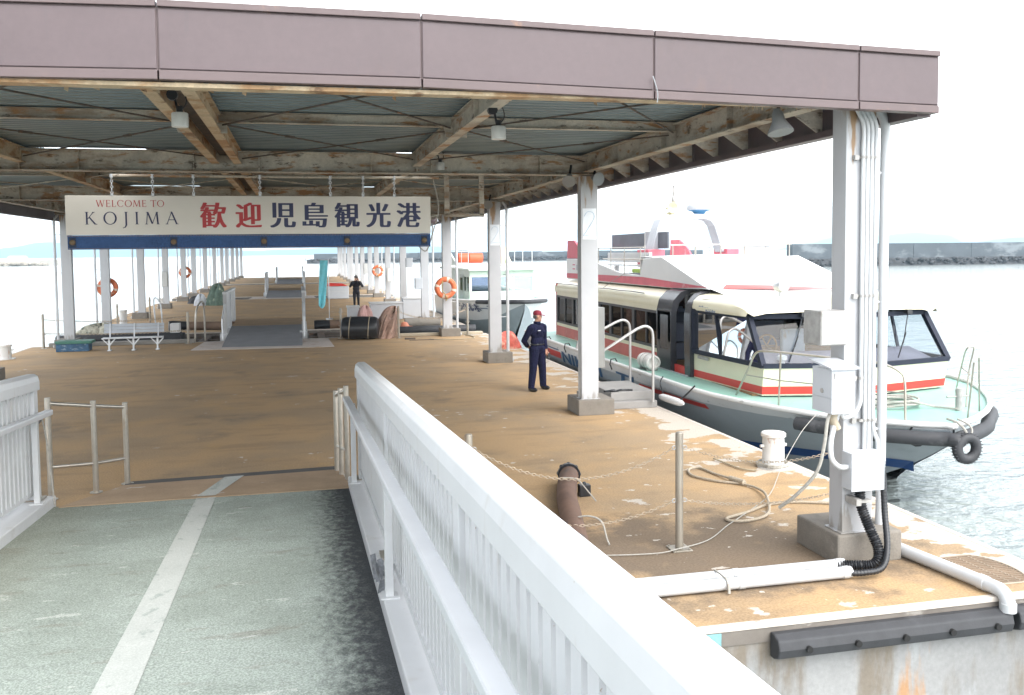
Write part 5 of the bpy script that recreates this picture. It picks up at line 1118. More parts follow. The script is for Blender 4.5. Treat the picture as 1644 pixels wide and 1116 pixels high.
tag(MB().tube(curve_pts([(5.42, 15.9, .315), (5.55, 15.97, .315), (5.65, 15.92, .315), (5.8, 16.02, .315), (6.0, 15.97, .31)], 6), .018, 6).ell((5.6, 15.95, .315), (.07, .05, .03), 8, 6).build('dark_rope', black), 'short dark rope lying on the boarding step beside the column plinth', 'rope')
# ------------------------------------------------------------------ people
def person(name, label, loc, rz, H, limbs, ells, matfn, mats):
    root = thing(name, label, 'person', loc, rz)
    m_ = MB()
    for pts, rs in limbs:
        P = [Vector(p) for p in pts]; pp = []; rr = []
        for i in range(len(P)-1):
            for k in range(6): t = k/6; pp.append(P[i].lerp(P[i+1], t)); rr.append(rs[i]*(1-t)+rs[i+1]*t)
        pp.append(P[-1]); rr.append(rs[-1]); m_.tube(pp, rr, 14)
        for p, r_ in ((P[0], rs[0]), (P[-1], rs[-1])): m_.ell(p, (r_,)*3, 12, 8)
        for p, r_ in zip(P[1:-1], rs[1:-1]): m_.ell(p, (r_*1.02,)*3, 12, 8)
    for c, r_ in ells: m_.ell(c, r_, 20, 14)
    tmp = m_.build('body_tmp', mats[0]); md = tmp.modifiers.new('r', 'REMESH'); md.mode = 'VOXEL'; md.voxel_size = .0075
    md2 = tmp.modifiers.new('s', 'SMOOTH'); md2.iterations = 3; md2.factor = .5
    dg = bpy.context.evaluated_depsgraph_get(); me = bpy.data.meshes.new_from_object(tmp.evaluated_get(dg)); bpy.data.objects.remove(tmp)
    me.materials.clear()
    for a in mats: me.materials.append(a)
    for p in me.polygons: p.material_index = matfn(p.center); p.use_smooth = True
    o = bpy.data.objects.new('body', me); COL.objects.link(o); o.parent = root; me.name = 'body'
    return root
def hand(limbs, w_, d, side):   # palm and five fingers from wrist w_ along direction d
    w_ = Vector(w_); d = Vector(d).normalized(); s = Vector(side).normalized(); nrm = d.cross(s)
    limbs.append(([w_, w_+d*.045, w_+d*.085], [.026, .034, .032]))
    for k, (o, l) in enumerate(((-.027, .060), (-.009, .070), (.009, .066), (.026, .052))):
        b = w_+d*.088+s*o; limbs.append(([b, b+d*l*.55+nrm*.012, b+d*l*.85+nrm*.035], [.0105, .0098, .009]))
    b = w_+d*.035-s*.030; limbs.append(([b, b+d*.035-s*.022+nrm*.01, b+d*.062-s*.018+nrm*.028], [.0125, .011, .0098]))
def head(limbs, ells, c, f_):   # skull, jaw, nose, ears
    c = Vector(c); f_ = Vector(f_).normalized(); r_ = Vector((f_.y, -f_.x, 0))
    ells.append((c+Vector((0, 0, .02)), (.078, .086, .095))); ells.append((c+f_*.022-Vector((0, 0, .045)), (.058, .062, .066)))
    limbs.append(([c+f_*.080+Vector((0, 0, .015)), c+f_*.098-Vector((0, 0, .018))], [.009, .014]))
    ells.append((c+f_*.066-Vector((0, 0, .088)), (.026, .024, .02))); ells.append((c+f_*.082-Vector((0, 0, .055)), (.022, .012, .008)))
    for s in (-1, 1): ells.append((c+r_*s*.079-Vector((0, 0, .005)), (.012, .018, .03)))
fh = Vector((.72, -.69, 0))
lim = [([(-.20, .0, .09), (-.155, -.015, .46), (-.095, .0, .86)], [.070, .083, .112]), ([(.20, .02, .09), (.155, .0, .46), (.095, .0, .86)], [.070, .083, .112]),
       ([(-.15, 0, 1.335), (.15, 0, 1.335)], [.078, .078]), ([(0, .005, 1.36), (0, -.005, 1.47)], [.062, .056]),
       ([(-.205, .0, 1.32), (-.275, .12, 1.06), (-.10, .20, .94)], [.072, .062, .048]), ([(.205, .0, 1.32), (.265, .04, 1.06), (.245, -.02, .86)], [.072, .060, .046])]
el = [((0, 0, .90), (.168, .125, .13)), ((0, -.005, 1.04), (.165, .125, .16)), ((0, -.005, 1.22), (.188, .135, .17)), ((-.205, -.05, .045), (.05, .125, .048)), ((.21, -.03, .045), (.05, .125, .048))]
hand(lim, (-.09, .205, .93), (.8, .1, -.25), (0, .2, 1)); hand(lim, (.245, -.025, .85), (-.05, -.1, -1), (0, 1, 0)); head(lim, el, (0, -.01, 1.555), fh)
def mf1(c):
    if c.z < .075: return 2
    if c.z > 1.445: return 1
    if (Vector(c)-Vector((.24, -.03, .78))).length < .085 or (Vector(c)-Vector((-.0, .22, .91))).length < .085: return 1
    return 0
p1 = person('person', 'person in navy work overalls and maroon cap, one hand behind back, beside the columns', (4.80, 18.39, 0), R(34), 1.66, lim, el, mf1, [navycloth, skin, shoe])
def cap_part(root, c, f_, mt, brim=True):
    c = Vector(c); f_ = Vector(f_).normalized(); r_ = Vector((f_.y, -f_.x, 0))
    m_ = MB().lathe([(.088, .005), (.092, .03), (.088, .06), (.068, .088), (.03, .102), (.001, .105)], n=24)
    if brim:
        q = []
        for k, z in ((0, .018), (1, .002)):
            q.append([tuple(r_*.082*math.cos(a)+f_*(.05+.115*math.sin(a)*1.0)+Vector((0, 0, z-.02*math.sin(a)))) for a in [math.pi*i/12 for i in range(13)]])
        m_.add(q[0]+q[1], [tuple(range(13)), tuple(reversed(range(13, 26)))]+[(i, i+1, i+14, i+13) for i in range(12)]+[(12, 0, 13, 25)])
    m_.v = [tuple(Vector(v)+c) for v in m_.v]; return m_.build('cap', mt, root, smooth=True, loc=(0, 0, 0))
cap_part(p1, (0, -.01, 1.585), fh, capred)
hm_ = MB(); 
for a in range(-5, 6): q = math.atan2(-fh.y, -fh.x)+a*.22; hm_.ell((.070*math.cos(q), -.01+.076*math.sin(q), 1.55), (.018, .018, .04), 8, 6)
hm_.build('hair', hair, p1, loc=(0, 0, 0), smooth=True)
e_ = MB(); r_ = Vector((fh.y, -fh.x, 0))
for s in (-1, 1): c = Vector((0, -.01, 1.565))+fh*.083+r_*s*.03; e_.ell(c, (.009, .008, .006), 8, 6)
e_.build('eyes', black, p1, loc=(0, 0, 0))
jt = MB(); jt.lathe([(.068, 1.385), (.078, 1.40), (.076, 1.455), (.068, 1.45)], (0, .0, 0), 18); jt.build('collar', navycloth, p1, loc=(0, 0, 0), smooth=True)
MB().lathe([(.170, .965), (.174, .97), (.174, .985), (.169, .99)], n=24).build('belt', black, p1, loc=(0, 0, 0)).scale = (1, .76, 1)
for (x, z) in ((-.09, 1.235), (.09, 1.235)): MB().box(x-.05, x+.05, -.150, -.130, z-.02, z+.012).build('pocket_flap', navycloth, p1, loc=(0, 0, 0), bevel=.004)
MB().box(-.13, -.05, -.146, -.134, 1.265, 1.28).build('name_tag', decalgrey if False else M('tag_pale', (.55, .56, .6), .6), p1, loc=(0, 0, 0))
tag(MB().box(5.045, 5.095, 18.46, 18.50, .63, .78).cyl((5.06, 18.48, .78), (5.06, 18.48, .86), .008, n=6).build('hand_radio', black, bevel=.008), 'small black handset held low in the hand of the person in overalls', 'radio')
lim = [([(-.10, .0, .08), (-.10, -.01, .48), (-.09, .0, .90)], [.050, .066, .098]), ([(.115, .0, .08), (.105, -.01, .48), (.09, .0, .90)], [.050, .066, .098]),
       ([(-.16, 0, 1.41), (.16, 0, 1.41)], [.08, .08]), ([(0, .005, 1.45), (0, -.005, 1.56)], [.062, .056]),
       ([(-.21, .0, 1.40), (-.315, -.10, 1.22), (-.07, -.24, 1.50)], [.075, .066, .045]), ([(.21, .0, 1.40), (.315, -.10, 1.22), (.07, -.24, 1.50)], [.075, .066, .045])]
el = [((0, 0, .95), (.17, .125, .15)), ((0, -.005, 1.1), (.18, .13, .18)), ((0, -.005, 1.29), (.2, .14, .18)), ((-.10, -.05, .045), (.048, .125, .045)), ((.115, -.05, .045), (.048, .125, .045))]
hand(lim, (-.066, -.245, 1.51), (.2, -.1, 1), (1, 0, 0)); hand(lim, (.066, -.245, 1.51), (-.2, -.1, 1), (-1, 0, 0)); head(lim, el, (0, -.01, 1.655), (0, -1, 0))
def mf2(c):
    if c.z < .07: return 2
    if c.z > 1.54 or (c.y < -.2 and c.z > 1.5): return 1
    if c.z < .62: return 3
    return 0
p2 = person('person', 'person in dark jacket raising a camera, standing far down the pier', (2.84, 48.1, 0), R(6), 1.8, lim, el, mf2, [blackcloth, skin, shoe, M('dark_trousers', (.014, .014, .018), .9)])
hm_ = MB().lathe([(.086, -.0), (.092, .04), (.08, .08), (.04, .105), (.001, .11)], (0, .006, 1.675), 20); hm_.build('hair', hair, p2, loc=(0, 0, 0), smooth=True)
cm = MB().box(-.065, .065, -.20, -.13, 1.63, 1.71).lathe([(.035, -.28), (.035, -.2)], (0, 0, 1.665), 14, axis='Y'); cm.v = [tuple(root_matrix(p2) @ Vector(v)) for v in cm.v]
tag(cm.build('camera_body', black), 'black camera held up to the face of the far person', 'camera')
# ------------------------------------------------------------------ lifebuoys
def lifebuoy(x, y, z, lab, first=[None]):
    t = thing('lifebuoy', lab, 'lifebuoy', (x, y, z), group='orange lifebuoys on the pier columns')
    m_ = MB(); n = 48; m_.torus((0, 0, 0), .29, .088, 'Y', n, 12)
    m_.v = [(a, b_*.75, c) for a, b_, c in m_.v]; m_.m = []
    for q in m_.f:
        cx = sum(m_.v[i][0] for i in q)/4; cz = sum(m_.v[i][2] for i in q)/4; a = (math.degrees(math.atan2(cz, cx))+22) % 90; m_.m.append(1 if a < 15 else 0)
    m_.build('ring', [orange, buoywhite], t, smooth=True, loc=(0, 0, 0))
    gp = []
    for i in range(33):
        a = 2*math.pi*i/32; gp.append((.385*math.cos(a)*(1-.03*abs(math.sin(2*a))), .01, .385*math.sin(a)*(1-.03*abs(math.sin(2*a)))))
    MB().tube(gp, .011, 6).build('grab_rope', ropem, t, loc=(0, 0, 0))
    MB().tube(curve_pts([(-.1, -.05, .25), (-.14, -.08, .1), (-.12, -.08, -.1), (-.02, -.1, -.25), (.03, -.08, -.38), (-.02, -.07, -.44)], 5), .018, 6).build('rope_tail', M('rope_yellow', (.40, .31, .13), .9, var=.2), t, loc=(0, 0, 0))
    return t
lifebuoy(4.86, 30.98, 1.70, 'orange lifebuoy on the right column nearest the small ferry')
lifebuoy(5.02, 60.68, 1.76, 'orange lifebuoy on the right row, above and behind the far person')
lifebuoy(-7.14, 37.32, 1.71, 'orange lifebuoy half hidden behind the left column by the bench')
lifebuoy(-7.10, 61.25, 1.84, 'small orange lifebuoy half hidden behind a far left column')
# ------------------------------------------------------------------ bridge ramps over the pontoon joints
def ramp(y, label):
    t = thing('bridge_ramp', label, 'ramp', (-1.2, y, 0), group='bridge ramps over the pontoon joints')
    MB().add([(-1.24, -.02, .008), (1.23, -.30, .008), (1.23, 4.55, .34), (-1.24, 4.55, .34), (-1.24, 0, 0), (1.23, -.28, 0), (1.23, 4.55, .2), (-1.24, 4.55, .2)], [(0, 1, 2, 3), (4, 7, 6, 5), (0, 4, 5, 1), (1, 5, 6, 2), (2, 6, 7, 3), (3, 7, 4, 0)]).build('near_slope', stonegrey, t, loc=(0, 0, 0))
    m_ = MB(); m_.add([(-1.24, 4.55, .34), (1.23, 4.55, .34), (1.23, 7.0, .42), (-1.24, 7.0, .42), (-1.24, 9.6, .01), (1.23, 9.6, .01)], [(0, 1, 2, 3), (3, 2, 5, 4)]); m_.add([(-1.24, 4.55, .24), (1.23, 4.55, .24), (1.23, 7.0, .26), (-1.24, 7.0, .26)], [(3, 2, 1, 0)])
    m_.build('bridge_plate', M('bridge_brown', (.34, .24, .15), .7, var=.15, spots=[((.40, .25, .12), 1.0, .5, .15, .6)]), t, loc=(0, 0, 0))
    for s, x in ((0, -1.33), (1, 1.31)):
        r0 = MB().box(x-.07, x+.07, 2.9, 7.4, 1.56, 1.64).box(x-.02, x+.02, 2.9, 7.4, 1.25, 1.28).build('railing', white, t, loc=(0, 0, 0), bevel=.01)
        for yy in (2.95, 5.2, 7.3): MB().box(x-.055, x+.055, yy-.055, yy+.055, .0 if yy < 4 else .2, 1.56).build('post', alu if yy > 3 else M('post_shade', (.40, .40, .40), .5), r0, loc=(0, 0, 0))
        m_ = MB()
        for k in range(44): m_.box(x-.012, x+.012, 3.06+k*.096, 3.11+k*.096, .32+.0*k, 1.55)
        m_.build('baluster_panel', white, r0, loc=(0, 0, 0))
        MB().box(x-.16, x+.1, 2.6, 7.5, -.3, .24).build('side_beam', white, t, loc=(0, 0, 0))
        MB().tube([(x, 1.7, .12), (x, 1.7, .78), (x, 2.9, 1.22)], .03, 8).build('end_rail', alu, t, loc=(0, 0, 0), smooth=True)
    return t
r1 = ramp(29.75, 'grey bridge ramp with white railings behind the bench, over the first pontoon joint')
dup(r1, None, (-1.0, 29.75+PER+3.6, 0), 'second bridge ramp, beyond the first one and left of the cyan banner'); dup(r1, None, (-1.0, 29.75+2*PER+4, 0), 'farthest bridge ramp near the end of the pier')
for n, lab in enumerate(('pale steel plate lying in front of the nearest bridge ramp', 'pale steel plate in front of the second bridge ramp')):
    y = 29.15+n*(PER+3.3); tag(MB().add([(-3.3, y+.1, .016), (1.0, y-.2, .016), (.9, y+2.75, .016), (-3.15, y+2.75, .016), (-3.3, y+.1, .0015), (1.0, y-.2, .0015), (.9, y+2.75, .0015), (-3.15, y+2.75, .0015)], [(0, 1, 2, 3), (4, 7, 6, 5), (0, 4, 5, 1), (1, 5, 6, 2), (2, 6, 7, 3), (3, 7, 4, 0)]).build('steel_plate', steelplate), lab, 'plate', 'steel plates under the bridge ramps')
# low concrete kerbs, pipes and cylinders at the first joint
kerbm = M('kerb_grey', (.26, .25, .23), .9, var=.15)
tag(MB().box(-7.9, -3.45, 31.75, 32.0, 0, .13).build('kerb', kerbm, bevel=.02), 'low grey concrete kerb behind the bench along the pontoon end', 'kerb'); tag(MB().box(2.2, 6.3, 31.75, 32.0, 0, .10).build('kerb', M('kerb_tan', (.42, .36, .27), .9, var=.15), bevel=.02), 'low tan kerb right of the black fender at the pontoon end', 'kerb')
def logpipe(lab, pts, r, mt, capm=None, name='connector_pipe'):
    t = thing(name, lab, 'pipe', pts[0]); m_ = MB().tube(curve_pts(pts, 6), r, 20); m_.build('pipe', mt, t, smooth=True)
    if capm:
        d = (Vector(pts[0])-Vector(pts[1])).normalized(); m_ = MB().tube([Vector(pts[0])+d*.05, Vector(pts[0])-d*.1, Vector(pts[0])-d*.55], [r*1.12, r*1.2, r*1.05], 20); m_.build('end_cap', capm, t, smooth=True)
    return t
logpipe('fat brown pipe with black end cap, left of the bridge ramp', [(-4.65, 35.2, .34), (-3.8, 35.4, .30), (-2.4, 35.3, .28)], .16, brownpipe, black)
logpipe('brown pipe with dark coupling between the bridge ramp and the black fender', [(.55, 36.2, .14), (1.3, 36.2, .15), (2.6, 36.3, .16)], .17, brownpipe, black)
logpipe('black rubber tube lying across the pontoon joint under the small ferry', [(3.1, 33.4, .06), (4.2, 33.2, .08), (6.3, 33.2, .08)], .16, rubber)
logpipe('dark pipe lying behind the bench along the pontoon joint', [(-8.0, 33.2, .1), (-6.3, 33.1, .1), (-3.9, 33.0, .1)], .17, rubber)
logpipe('short dark concrete cylinder behind the bench at the column foot', [(-7.0, 35.2, .25), (-6.4, 35.2, .25), (-5.9, 35.2, .25)], .22, concrete, None, 'concrete_roll')
logpipe('grey concrete pipe end right of the net heap', [(4.0, 36.0, .16), (4.7, 36.0, .16), (5.4, 36.0, .16)], .19, concrete, None, 'concrete_roll')
# frames and debris in the joint
for k, (x0, x1, lab) in enumerate(((-8.0, -2.6, 'dark steel beams bridging the joint left of the ramp'), (.3, 6.2, 'dark steel beams bridging the joint right of the ramp'))):
    m_ = MB()
    for y in (32.5, 34.2, 35.6): m_.box(x0, x1, y, y+.22, -.35, -.12)
    for q in range(4): m_.box(x0+.3+q*1.4, x0+.55+q*1.4, 32.1, 36, -.3, -.1)
    tag(m_.build('joint_frame', darksteel), lab, 'frame')
# tied black cylinder fender
t = thing('cylinder_fender', 'big black cylindrical fender tied with two ropes, left of the brown net', 'fender', (1.95, 31.3, 0))
m_ = MB().lathe([(.001, -.64), (.24, -.63), (.34, -.58), (.38, -.48), (.39, 0), (.38, .48), (.34, .58), (.24, .63), (.001, .64)], n=32, axis='X'); rot = Matrix.Rotation(R(-9), 4, 'Z'); tr_ = Matrix.Translation((1.95, 31.2, .395))
m_.v = [tuple(tr_ @ rot @ Vector(v)) for v in m_.v]; m_.build('body', M('fender_gloss', (.02, .021, .024), .35, var=.2), t, smooth=True)
for x in (-.34, .30):
    m_ = MB().torus((x, 0, 0), .395, .014, 'X', 30, 6); m_.v = [tuple(tr_ @ rot @ Vector((v[0]+v[2]*.08, v[1], v[2]))) for v in m_.v]; m_.build('tie_rope', ropem, t)
# net heap, cloth and lockers behind the fender
def heap(name, lab, cat, c, rx, ry, hgt, mt, seed, spike=.25, n=40, sx=.25):
    rnd = random.Random(seed); ph = [rnd.uniform(0, 6) for _ in range(8)]; rows = []
    for i in range(15):
        v = i/14; row = []
        for j in range(n):
            a = 2*math.pi*j/n; k = 1+spike*(.5*math.sin(3*a+ph[0])+.3*math.sin(5*a+ph[1]+4*v)+.25*math.sin(9*a+ph[2])+.15*math.sin(17*a+ph[3]+9*v))
            rr = math.cos(v*math.pi/2)**.7*k; row.append((c[0]+rx*rr*math.cos(a)+sx*rx*v, c[1]+ry*rr*math.sin(a), c[2]+hgt*math.sin(v*math.pi/2)*(1+.12*math.sin(4*a+ph[4]))))
        rows.append(row)
    o = MB().grid(rows, closed=True).build(name, mt, smooth=False); return tag(o, lab, cat)
heap('fishing_net', 'heap of brown fishing net right of the black cylinder fender', 'net', (2.78, 31.7, 0), .40, .55, .98, netm, 2, .22, sx=1.0)
m_ = MB(); rnd = random.Random(9)
for k in range(40):
    a = rnd.uniform(0, 6.28); b_ = rnd.uniform(0, 6.28); pts = []
    for q in range(6): f_ = q/5; pts.append((2.78+.4*f_+.46*math.cos(a+f_*math.sin(b_))*(1-f_)+.1*math.cos(b_)*f_, 31.6+.52*math.sin(a)*(1-f_), .03+.98*math.sin(f_*1.5)))
    m_.tube(pts, .007, 5)
tag(m_.build('net_ropes', M('net_rope', (.42, .31, .24), .9, var=.3)), 'loose net cords draped over the brown net heap', 'net')
heap('pink_cloth', 'crumpled pink cloth on the white locker behind the fender', 'cloth', (2.62, 39.2, .02), .34, .25, .62, M('cloth_pink', (.50, .31, .29), .9, var=.2), 3)
for (x0, x1, y, h_, lab) in ((2.95, 4.35, 39.9, .78, 'long white locker behind the net heap'), (4.40, 5.45, 40.2, .95, 'taller white locker by the right columns, beside the long one'), (2.0, 2.5, 40.4, .62, 'small white box left of the pink cloth')):
    t = thing('white_locker', lab, 'locker', ((x0+x1)/2, y, 0)); MB().box(x0, x1, y, y+.6, .02, h_-.08).build('body', boxpaint, t, bevel=.02); MB().box(x0-.03, x1+.03, y-.03, y+.63, h_-.08, h_).build('lid', white, t, bevel=.02)
tag(MB().lathe([(.06, .0), (.16, .02), (.19, .12), (.15, .26), (.09, .34), (.001, .36)], (3.75, 33.9, 0), 16).tube([(3.9, 33.9, .16), (4.3, 33.9, .1)], .05, 8).build('orange_float', M('float_orange', (.55, .2, .12), .6, var=.2), smooth=True), 'orange float lying between the net heap and the concrete pipe', 'float')
# bench
t = thing('park_bench', 'silver slatted bench at the left, backed by a chain of posts', 'bench', (-5.05, 30.0, 0))
m_ = MB()
for k in range(3): m_.box(-5.93, -4.18, 29.78+k*.125, 29.88+k*.125, .38, .41)
m_.build('seat', alu, t, bevel=.008)
m_ = MB()
for k in range(3): z = .53+k*.095; m_.add([(-5.93, 30.20+k*.03, z), (-4.18, 30.20+k*.03, z), (-4.18, 30.225+k*.03, z+.085), (-5.93, 30.225+k*.03, z+.085), (-5.93, 30.23+k*.03, z), (-4.18, 30.23+k*.03, z), (-4.18, 30.255+k*.03, z+.085), (-5.93, 30.255+k*.03, z+.085)], [(0, 1, 2, 3), (4, 7, 6, 5), (0, 4, 5, 1), (1, 5, 6, 2), (2, 6, 7, 3), (3, 7, 4, 0)])
m_.build('backrest', M('bench_slats', (.42, .45, .49), .5, .2), t)
for x in (-5.75, -5.05, -4.35):
    m_ = MB(); m_.bar((x, 30.0, .02), (x, 30.0, .38), .05, .05); m_.bar((x-.18, 29.95, .37), (x, 30.0, .16), .03, .03); m_.bar((x+.18, 29.95, .37), (x, 30.0, .16), .03, .03); m_.bar((x, 30.15, .37), (x, 30.27, .82), .035, .03); m_.box(x-.05, x+.05, 29.9, 30.12, 0, .03); m_.build('leg', alu, t)
# crate, box, left bits
t = thing('fish_crate', 'blue box with dark green lid at the foot of the left column', 'crate', (-6.8, 30.3, 0)); MB().box(-7.29, -6.36, 30.1, 30.6, 0, .24).build('box', bluebox_m, t, bevel=.015); MB().box(-7.31, -6.26, 30.07, 30.63, .24, .33).build('lid', greenlid, t, bevel=.015)
t = thing('white_carton', 'small white box on a dark stand right of the bench', 'carton', (-4.1, 32.4, 0)); MB().box(-4.28, -3.98, 32.3, 32.7, .32, .62).build('box', boatwhite, t, bevel=.01); MB().box(-4.75, -3.96, 32.35, 32.75, .0, .32).build('stand', rubber, t)
heap('net_pile', 'pile of pale tangled netting left of the bench behind the column', 'net', (-7.0, 34.4, 0), .75, .55, .52, M('net_pale', (.42, .40, .32), .9, var=.4, vscale=9, spots=[((.12, .14, .12), 6.0, .54, .06, .8)]), 5, .3)
heap('tarp_bundle', 'dark green tarpaulin bundle far down the left side', 'bundle', (-4.75, 55.4, 0), .5, .4, 1.15, tarp, 6, .2); heap('white_sack', 'white sack beside the green tarpaulin bundle', 'sack', (-5.7, 55.6, 0), .34, .3, .62, M('sack_white', (.6, .63, .68), .8, var=.2), 7, .15)
heap('dark_sack', 'dark sacks beyond the white sack on the left side', 'sack', (-6.2, 58.0, 0), .45, .3, .42, rubber, 8, .2)
bollard(-8.28, 28.55, .2, .42, 'white bollard at the left frame edge above the handrail'); bollard(-7.36, 41.5, .15, .62, 'tall white bollard behind the bench, by the left columns'); bollard(-7.9, 56.3, .16, .45, 'small white bollard far down the left pier edge')
for (x, y, h_, lab) in ((-7.95, 31.4, 1.1, 'steel post left of the left column by the blue box'), (-3.62, 31.55, 1.05, 'steel post right of the bench, left of the bridge ramp'), (1.33, 31.75, 1.05, 'steel post left of the black cylinder fender'), (3.25, 31.2, 1.1, 'steel post right of the brown net heap'), (5.72, 31.6, 1.12, 'steel post by the right edge in front of the small ferry'), (-8.2, 40.5, 1.05, 'steel post beyond the pontoon joint at the far left edge'), (-7.5, 41.0, .9, 'steel post in front of the tall white bollard'), (-6.27, 41.4, 1.15, 'steel post behind the right end of the bench'), (-3.0, 42.0, 1.1, 'steel post beyond the fat brown pipe')):
    stanchion(x, y, h_, lab)
chain((-7.9, 31.4, .92), (-3.66, 31.55, .9), .10, 'chain behind the bench from post to post', .08, r=.008); chain((-7.9, 31.4, .48), (-3.66, 31.55, .45), .06, 'lower chain behind the bench', .08, r=.008)
chain((3.3, 31.2, .9), (5.68, 31.6, .92), .28, 'slack chain in front of the lockers and small ferry', .08, r=.008)
tag(MB().tube(curve_pts([(-6.1, 41.7, 0), (-6.15, 41.7, 1.0), (-6.0, 41.6, 1.05), (-5.85, 41.5, .8), (-5.8, 41.5, 0)], 5), .03, 8).build('grab_rail', alu, smooth=True), 'bent steel grab rail behind the bench', 'rail'); tag(MB().tube(curve_pts([(-3.45, 31.9, 0), (-3.4, 31.9, .95), (-3.3, 32.2, 1.3), (-3.2, 32.5, 1.2), (-3.2, 32.6, 0)], 5), .03, 8).build('grab_rail', stainless, smooth=True), 'bent steel grab rail left of the bridge ramp', 'rail')
t = tag(MB().tube(curve_pts([(4.2, 30.4, .02), (4.6, 30.0, .02), (5.6, 30.1, .02), (5.75, 30.9, .02), (5.6, 31.4, .02)], 6), .02, 6).build('deck_hose', ropem), 'thin hose curving on the deck in front of the lifebuoy column', 'hose')
tag(MB().box(3.5, 4.7, 30.2, 30.26, 0, .02).box(3.4, 3.75, 30.6, 30.72, 0, .05).build('deck_cleat', darksteel), 'dark metal strip on the deck right of the net heap', 'strip')
heap('red_tarp', 'crumpled red and pink tarpaulin at the right pier edge behind the person', 'tarpaulin', (6.0, 26.9, 0), .40, .4, .46, M('tarp_red', (.55, .13, .10), .8, var=.3, vscale=5, spots=[((.62, .34, .25), 3.0, .5, .06, .9)]), 12, .28)
# cyan banner
t = thing('banner_stand', 'narrow cyan banner hanging on a thin pole right of the ramps', 'banner', (1.2, 41.2, 0))
MB().cyl((1.24, 41.24, 0), (1.24, 41.24, 2.66), .018, n=8).cyl((.8, 41.24, 2.64), (1.26, 41.24, 2.64), .012, n=6).cyl((1.24, 41.24, 0), (1.24, 41.24, .06), .16, n=16).build('pole', alu, t)
rows = []
for i in range(25):
    v = i/24; w_ = .34-.1*max(0, v-.75)*4*.6; row = []
    for j in range(9): u = j/8; z = 2.62-1.98*v-(.14*math.sin(math.pi*u) if i == 24 else 0)*1.0; row.append((1.05-.16*v*.6+(u-.5)*w_-.03*v, 41.2+.035*math.sin(u*9+v*5)*(.4+v), z))
    rows.append(row)
m_ = MB().grid(rows); m_.grid([[(x, y+.006, z) for x, y, z in r_] for r_ in rows]); m_.build('cloth', cyan, t, smooth=True)
t = thing('white_cabinet', 'low white cabinet with red cover far down the pier, right of the banner', 'cabinet', (2.4, 60, 0)); MB().box(1.72, 3.06, 59.8, 60.6, .02, .82).build('body', boxpaint, t, bevel=.03); MB().prism([(1.72, .83), (3.0, .83), (2.7, .98), (1.74, 1.05)], 59.8, 60.5, 'Y').build('cover', boatred, t, bevel=.02); MB().box(1.7, 3.08, 59.78, 59.8, .46, .50).build('trim', white, t)
for (x0, x1, y, z0, z1, lab) in ((4.52, 4.82, 36.95, 1.46, 1.9, 'white box on the left face of the column behind the lifebuoy column'), (4.85, 5.16, 52.6, 1.28, 2.08, 'tall grey box on a far right column, near the far person'), (-6.2, -5.95, 44.8, 1.47, 2.17, 'grey box on the left column behind the bench'), (4.62, 5.1, 68.7, 1.38, 2.18, 'grey box on a right column left of the far lifebuoy'), (4.5, 4.8, 39.9, 2.3, 2.7, 'small white box high by the right columns')):
    t = thing('electrical_box', lab, 'electrical box', ((x0+x1)/2, y, z0), group='boxes on the far columns'); MB().box(x0, x1, y-.22, y-.0, z0, z1).build('body', galv if 'grey' in lab else boxpaint, t, bevel=.01); MB().box(x0+.02, x1-.02, y-.232, y-.221, z0+.02, z1-.02).build('door', M('galv_pale', (0, 0, 0)) if 'grey' in lab else boxpaint, t)
tag(MB().lathe([(.7, -1.1), (.7, -.6), (.25, -.4), (.15, 1.2), (.001, 1.3)], (3.7, 585, 0), 12).build('channel_buoy', darksteel), 'tiny dark buoy on the water at the end of the pier', 'buoy')
# ------------------------------------------------------------------ small ferry
fr = thing('small_ferry', 'small pale green cabin ferry with green windows behind the right columns', 'boat', (8.4, 40, -1))
FX = 8.4; FS = [(46, 1.8, .8, 1.6, -1.2), (42, 1.95, .82, 1.7, -1.2), (39, 1.9, .86, 1.3, -1.2), (37.4, 1.72, .9, .7, -1.15), (36.3, 1.4, .94, .15, -.9), (35.5, 1.05, .97, .06, -.4), (34.8, .65, 1.0, .03, .1), (34.3, .25, 1.02, .02, .5), (34.1, .02, 1.03, .01, .65)]
rws = {-1: [], 1: []}
for (Y, wg, zg, wb, zb) in FS:
    for s in (-1, 1): rws[s].append([(FX+s*(wb+(wg-wb)*(1-k/10)**1.2), Y, zg-(zg-zb)*k/10) for k in [q/3 for q in range(31)]])
m_ = MB().grid(rws[-1]).grid(rws[1]); m_.add(rws[-1][0]+rws[1][0], [tuple(range(31))+tuple(31+i for i in reversed(range(31)))]); m_.m = []
for i_, q in enumerate(m_.f): m_.m.append(0 if len(q) > 4 or i_ % 30 < 12 else 1)
fh_ = m_.build('hull', [M('ferry_white', (.74, .76, .77), .35, var=.04), M('ferry_grey', (.32, .37, .40), .4, var=.1)], fr, smooth=True)
def fxl(Y, z):
    for a, b_ in zip(FS, FS[1:]):
        if a[0] >= Y >= b_[0]:
            t = (a[0]-Y)/(a[0]-b_[0]); q = [a[i]*(1-t)+b_[i]*t for i in range(5)]; t2 = (q[2]-z)/(q[2]-q[4]); return q[3]+(q[1]-q[3])*(1-min(1, max(0, t2)))**1.2
v, f_ = text_mesh('シクルホープ'); a0 = min(p[0] for p in v); a1 = max(p[0] for p in v); m_ = MB()
for k in range(3):
    q = []
    for p in v: Y = 38.45-(p[0]-a0)/(a1-a0)*3.0+(k-1)*.035; z = .60+p[1]*.40; q.append((FX-fxl(Y, z)-.055-.002*k, Y, z))
    m_.add(q, f_)
m_.build('hull_lettering', M('ferry_letters', (.10, .13, .22), .6), fh_)
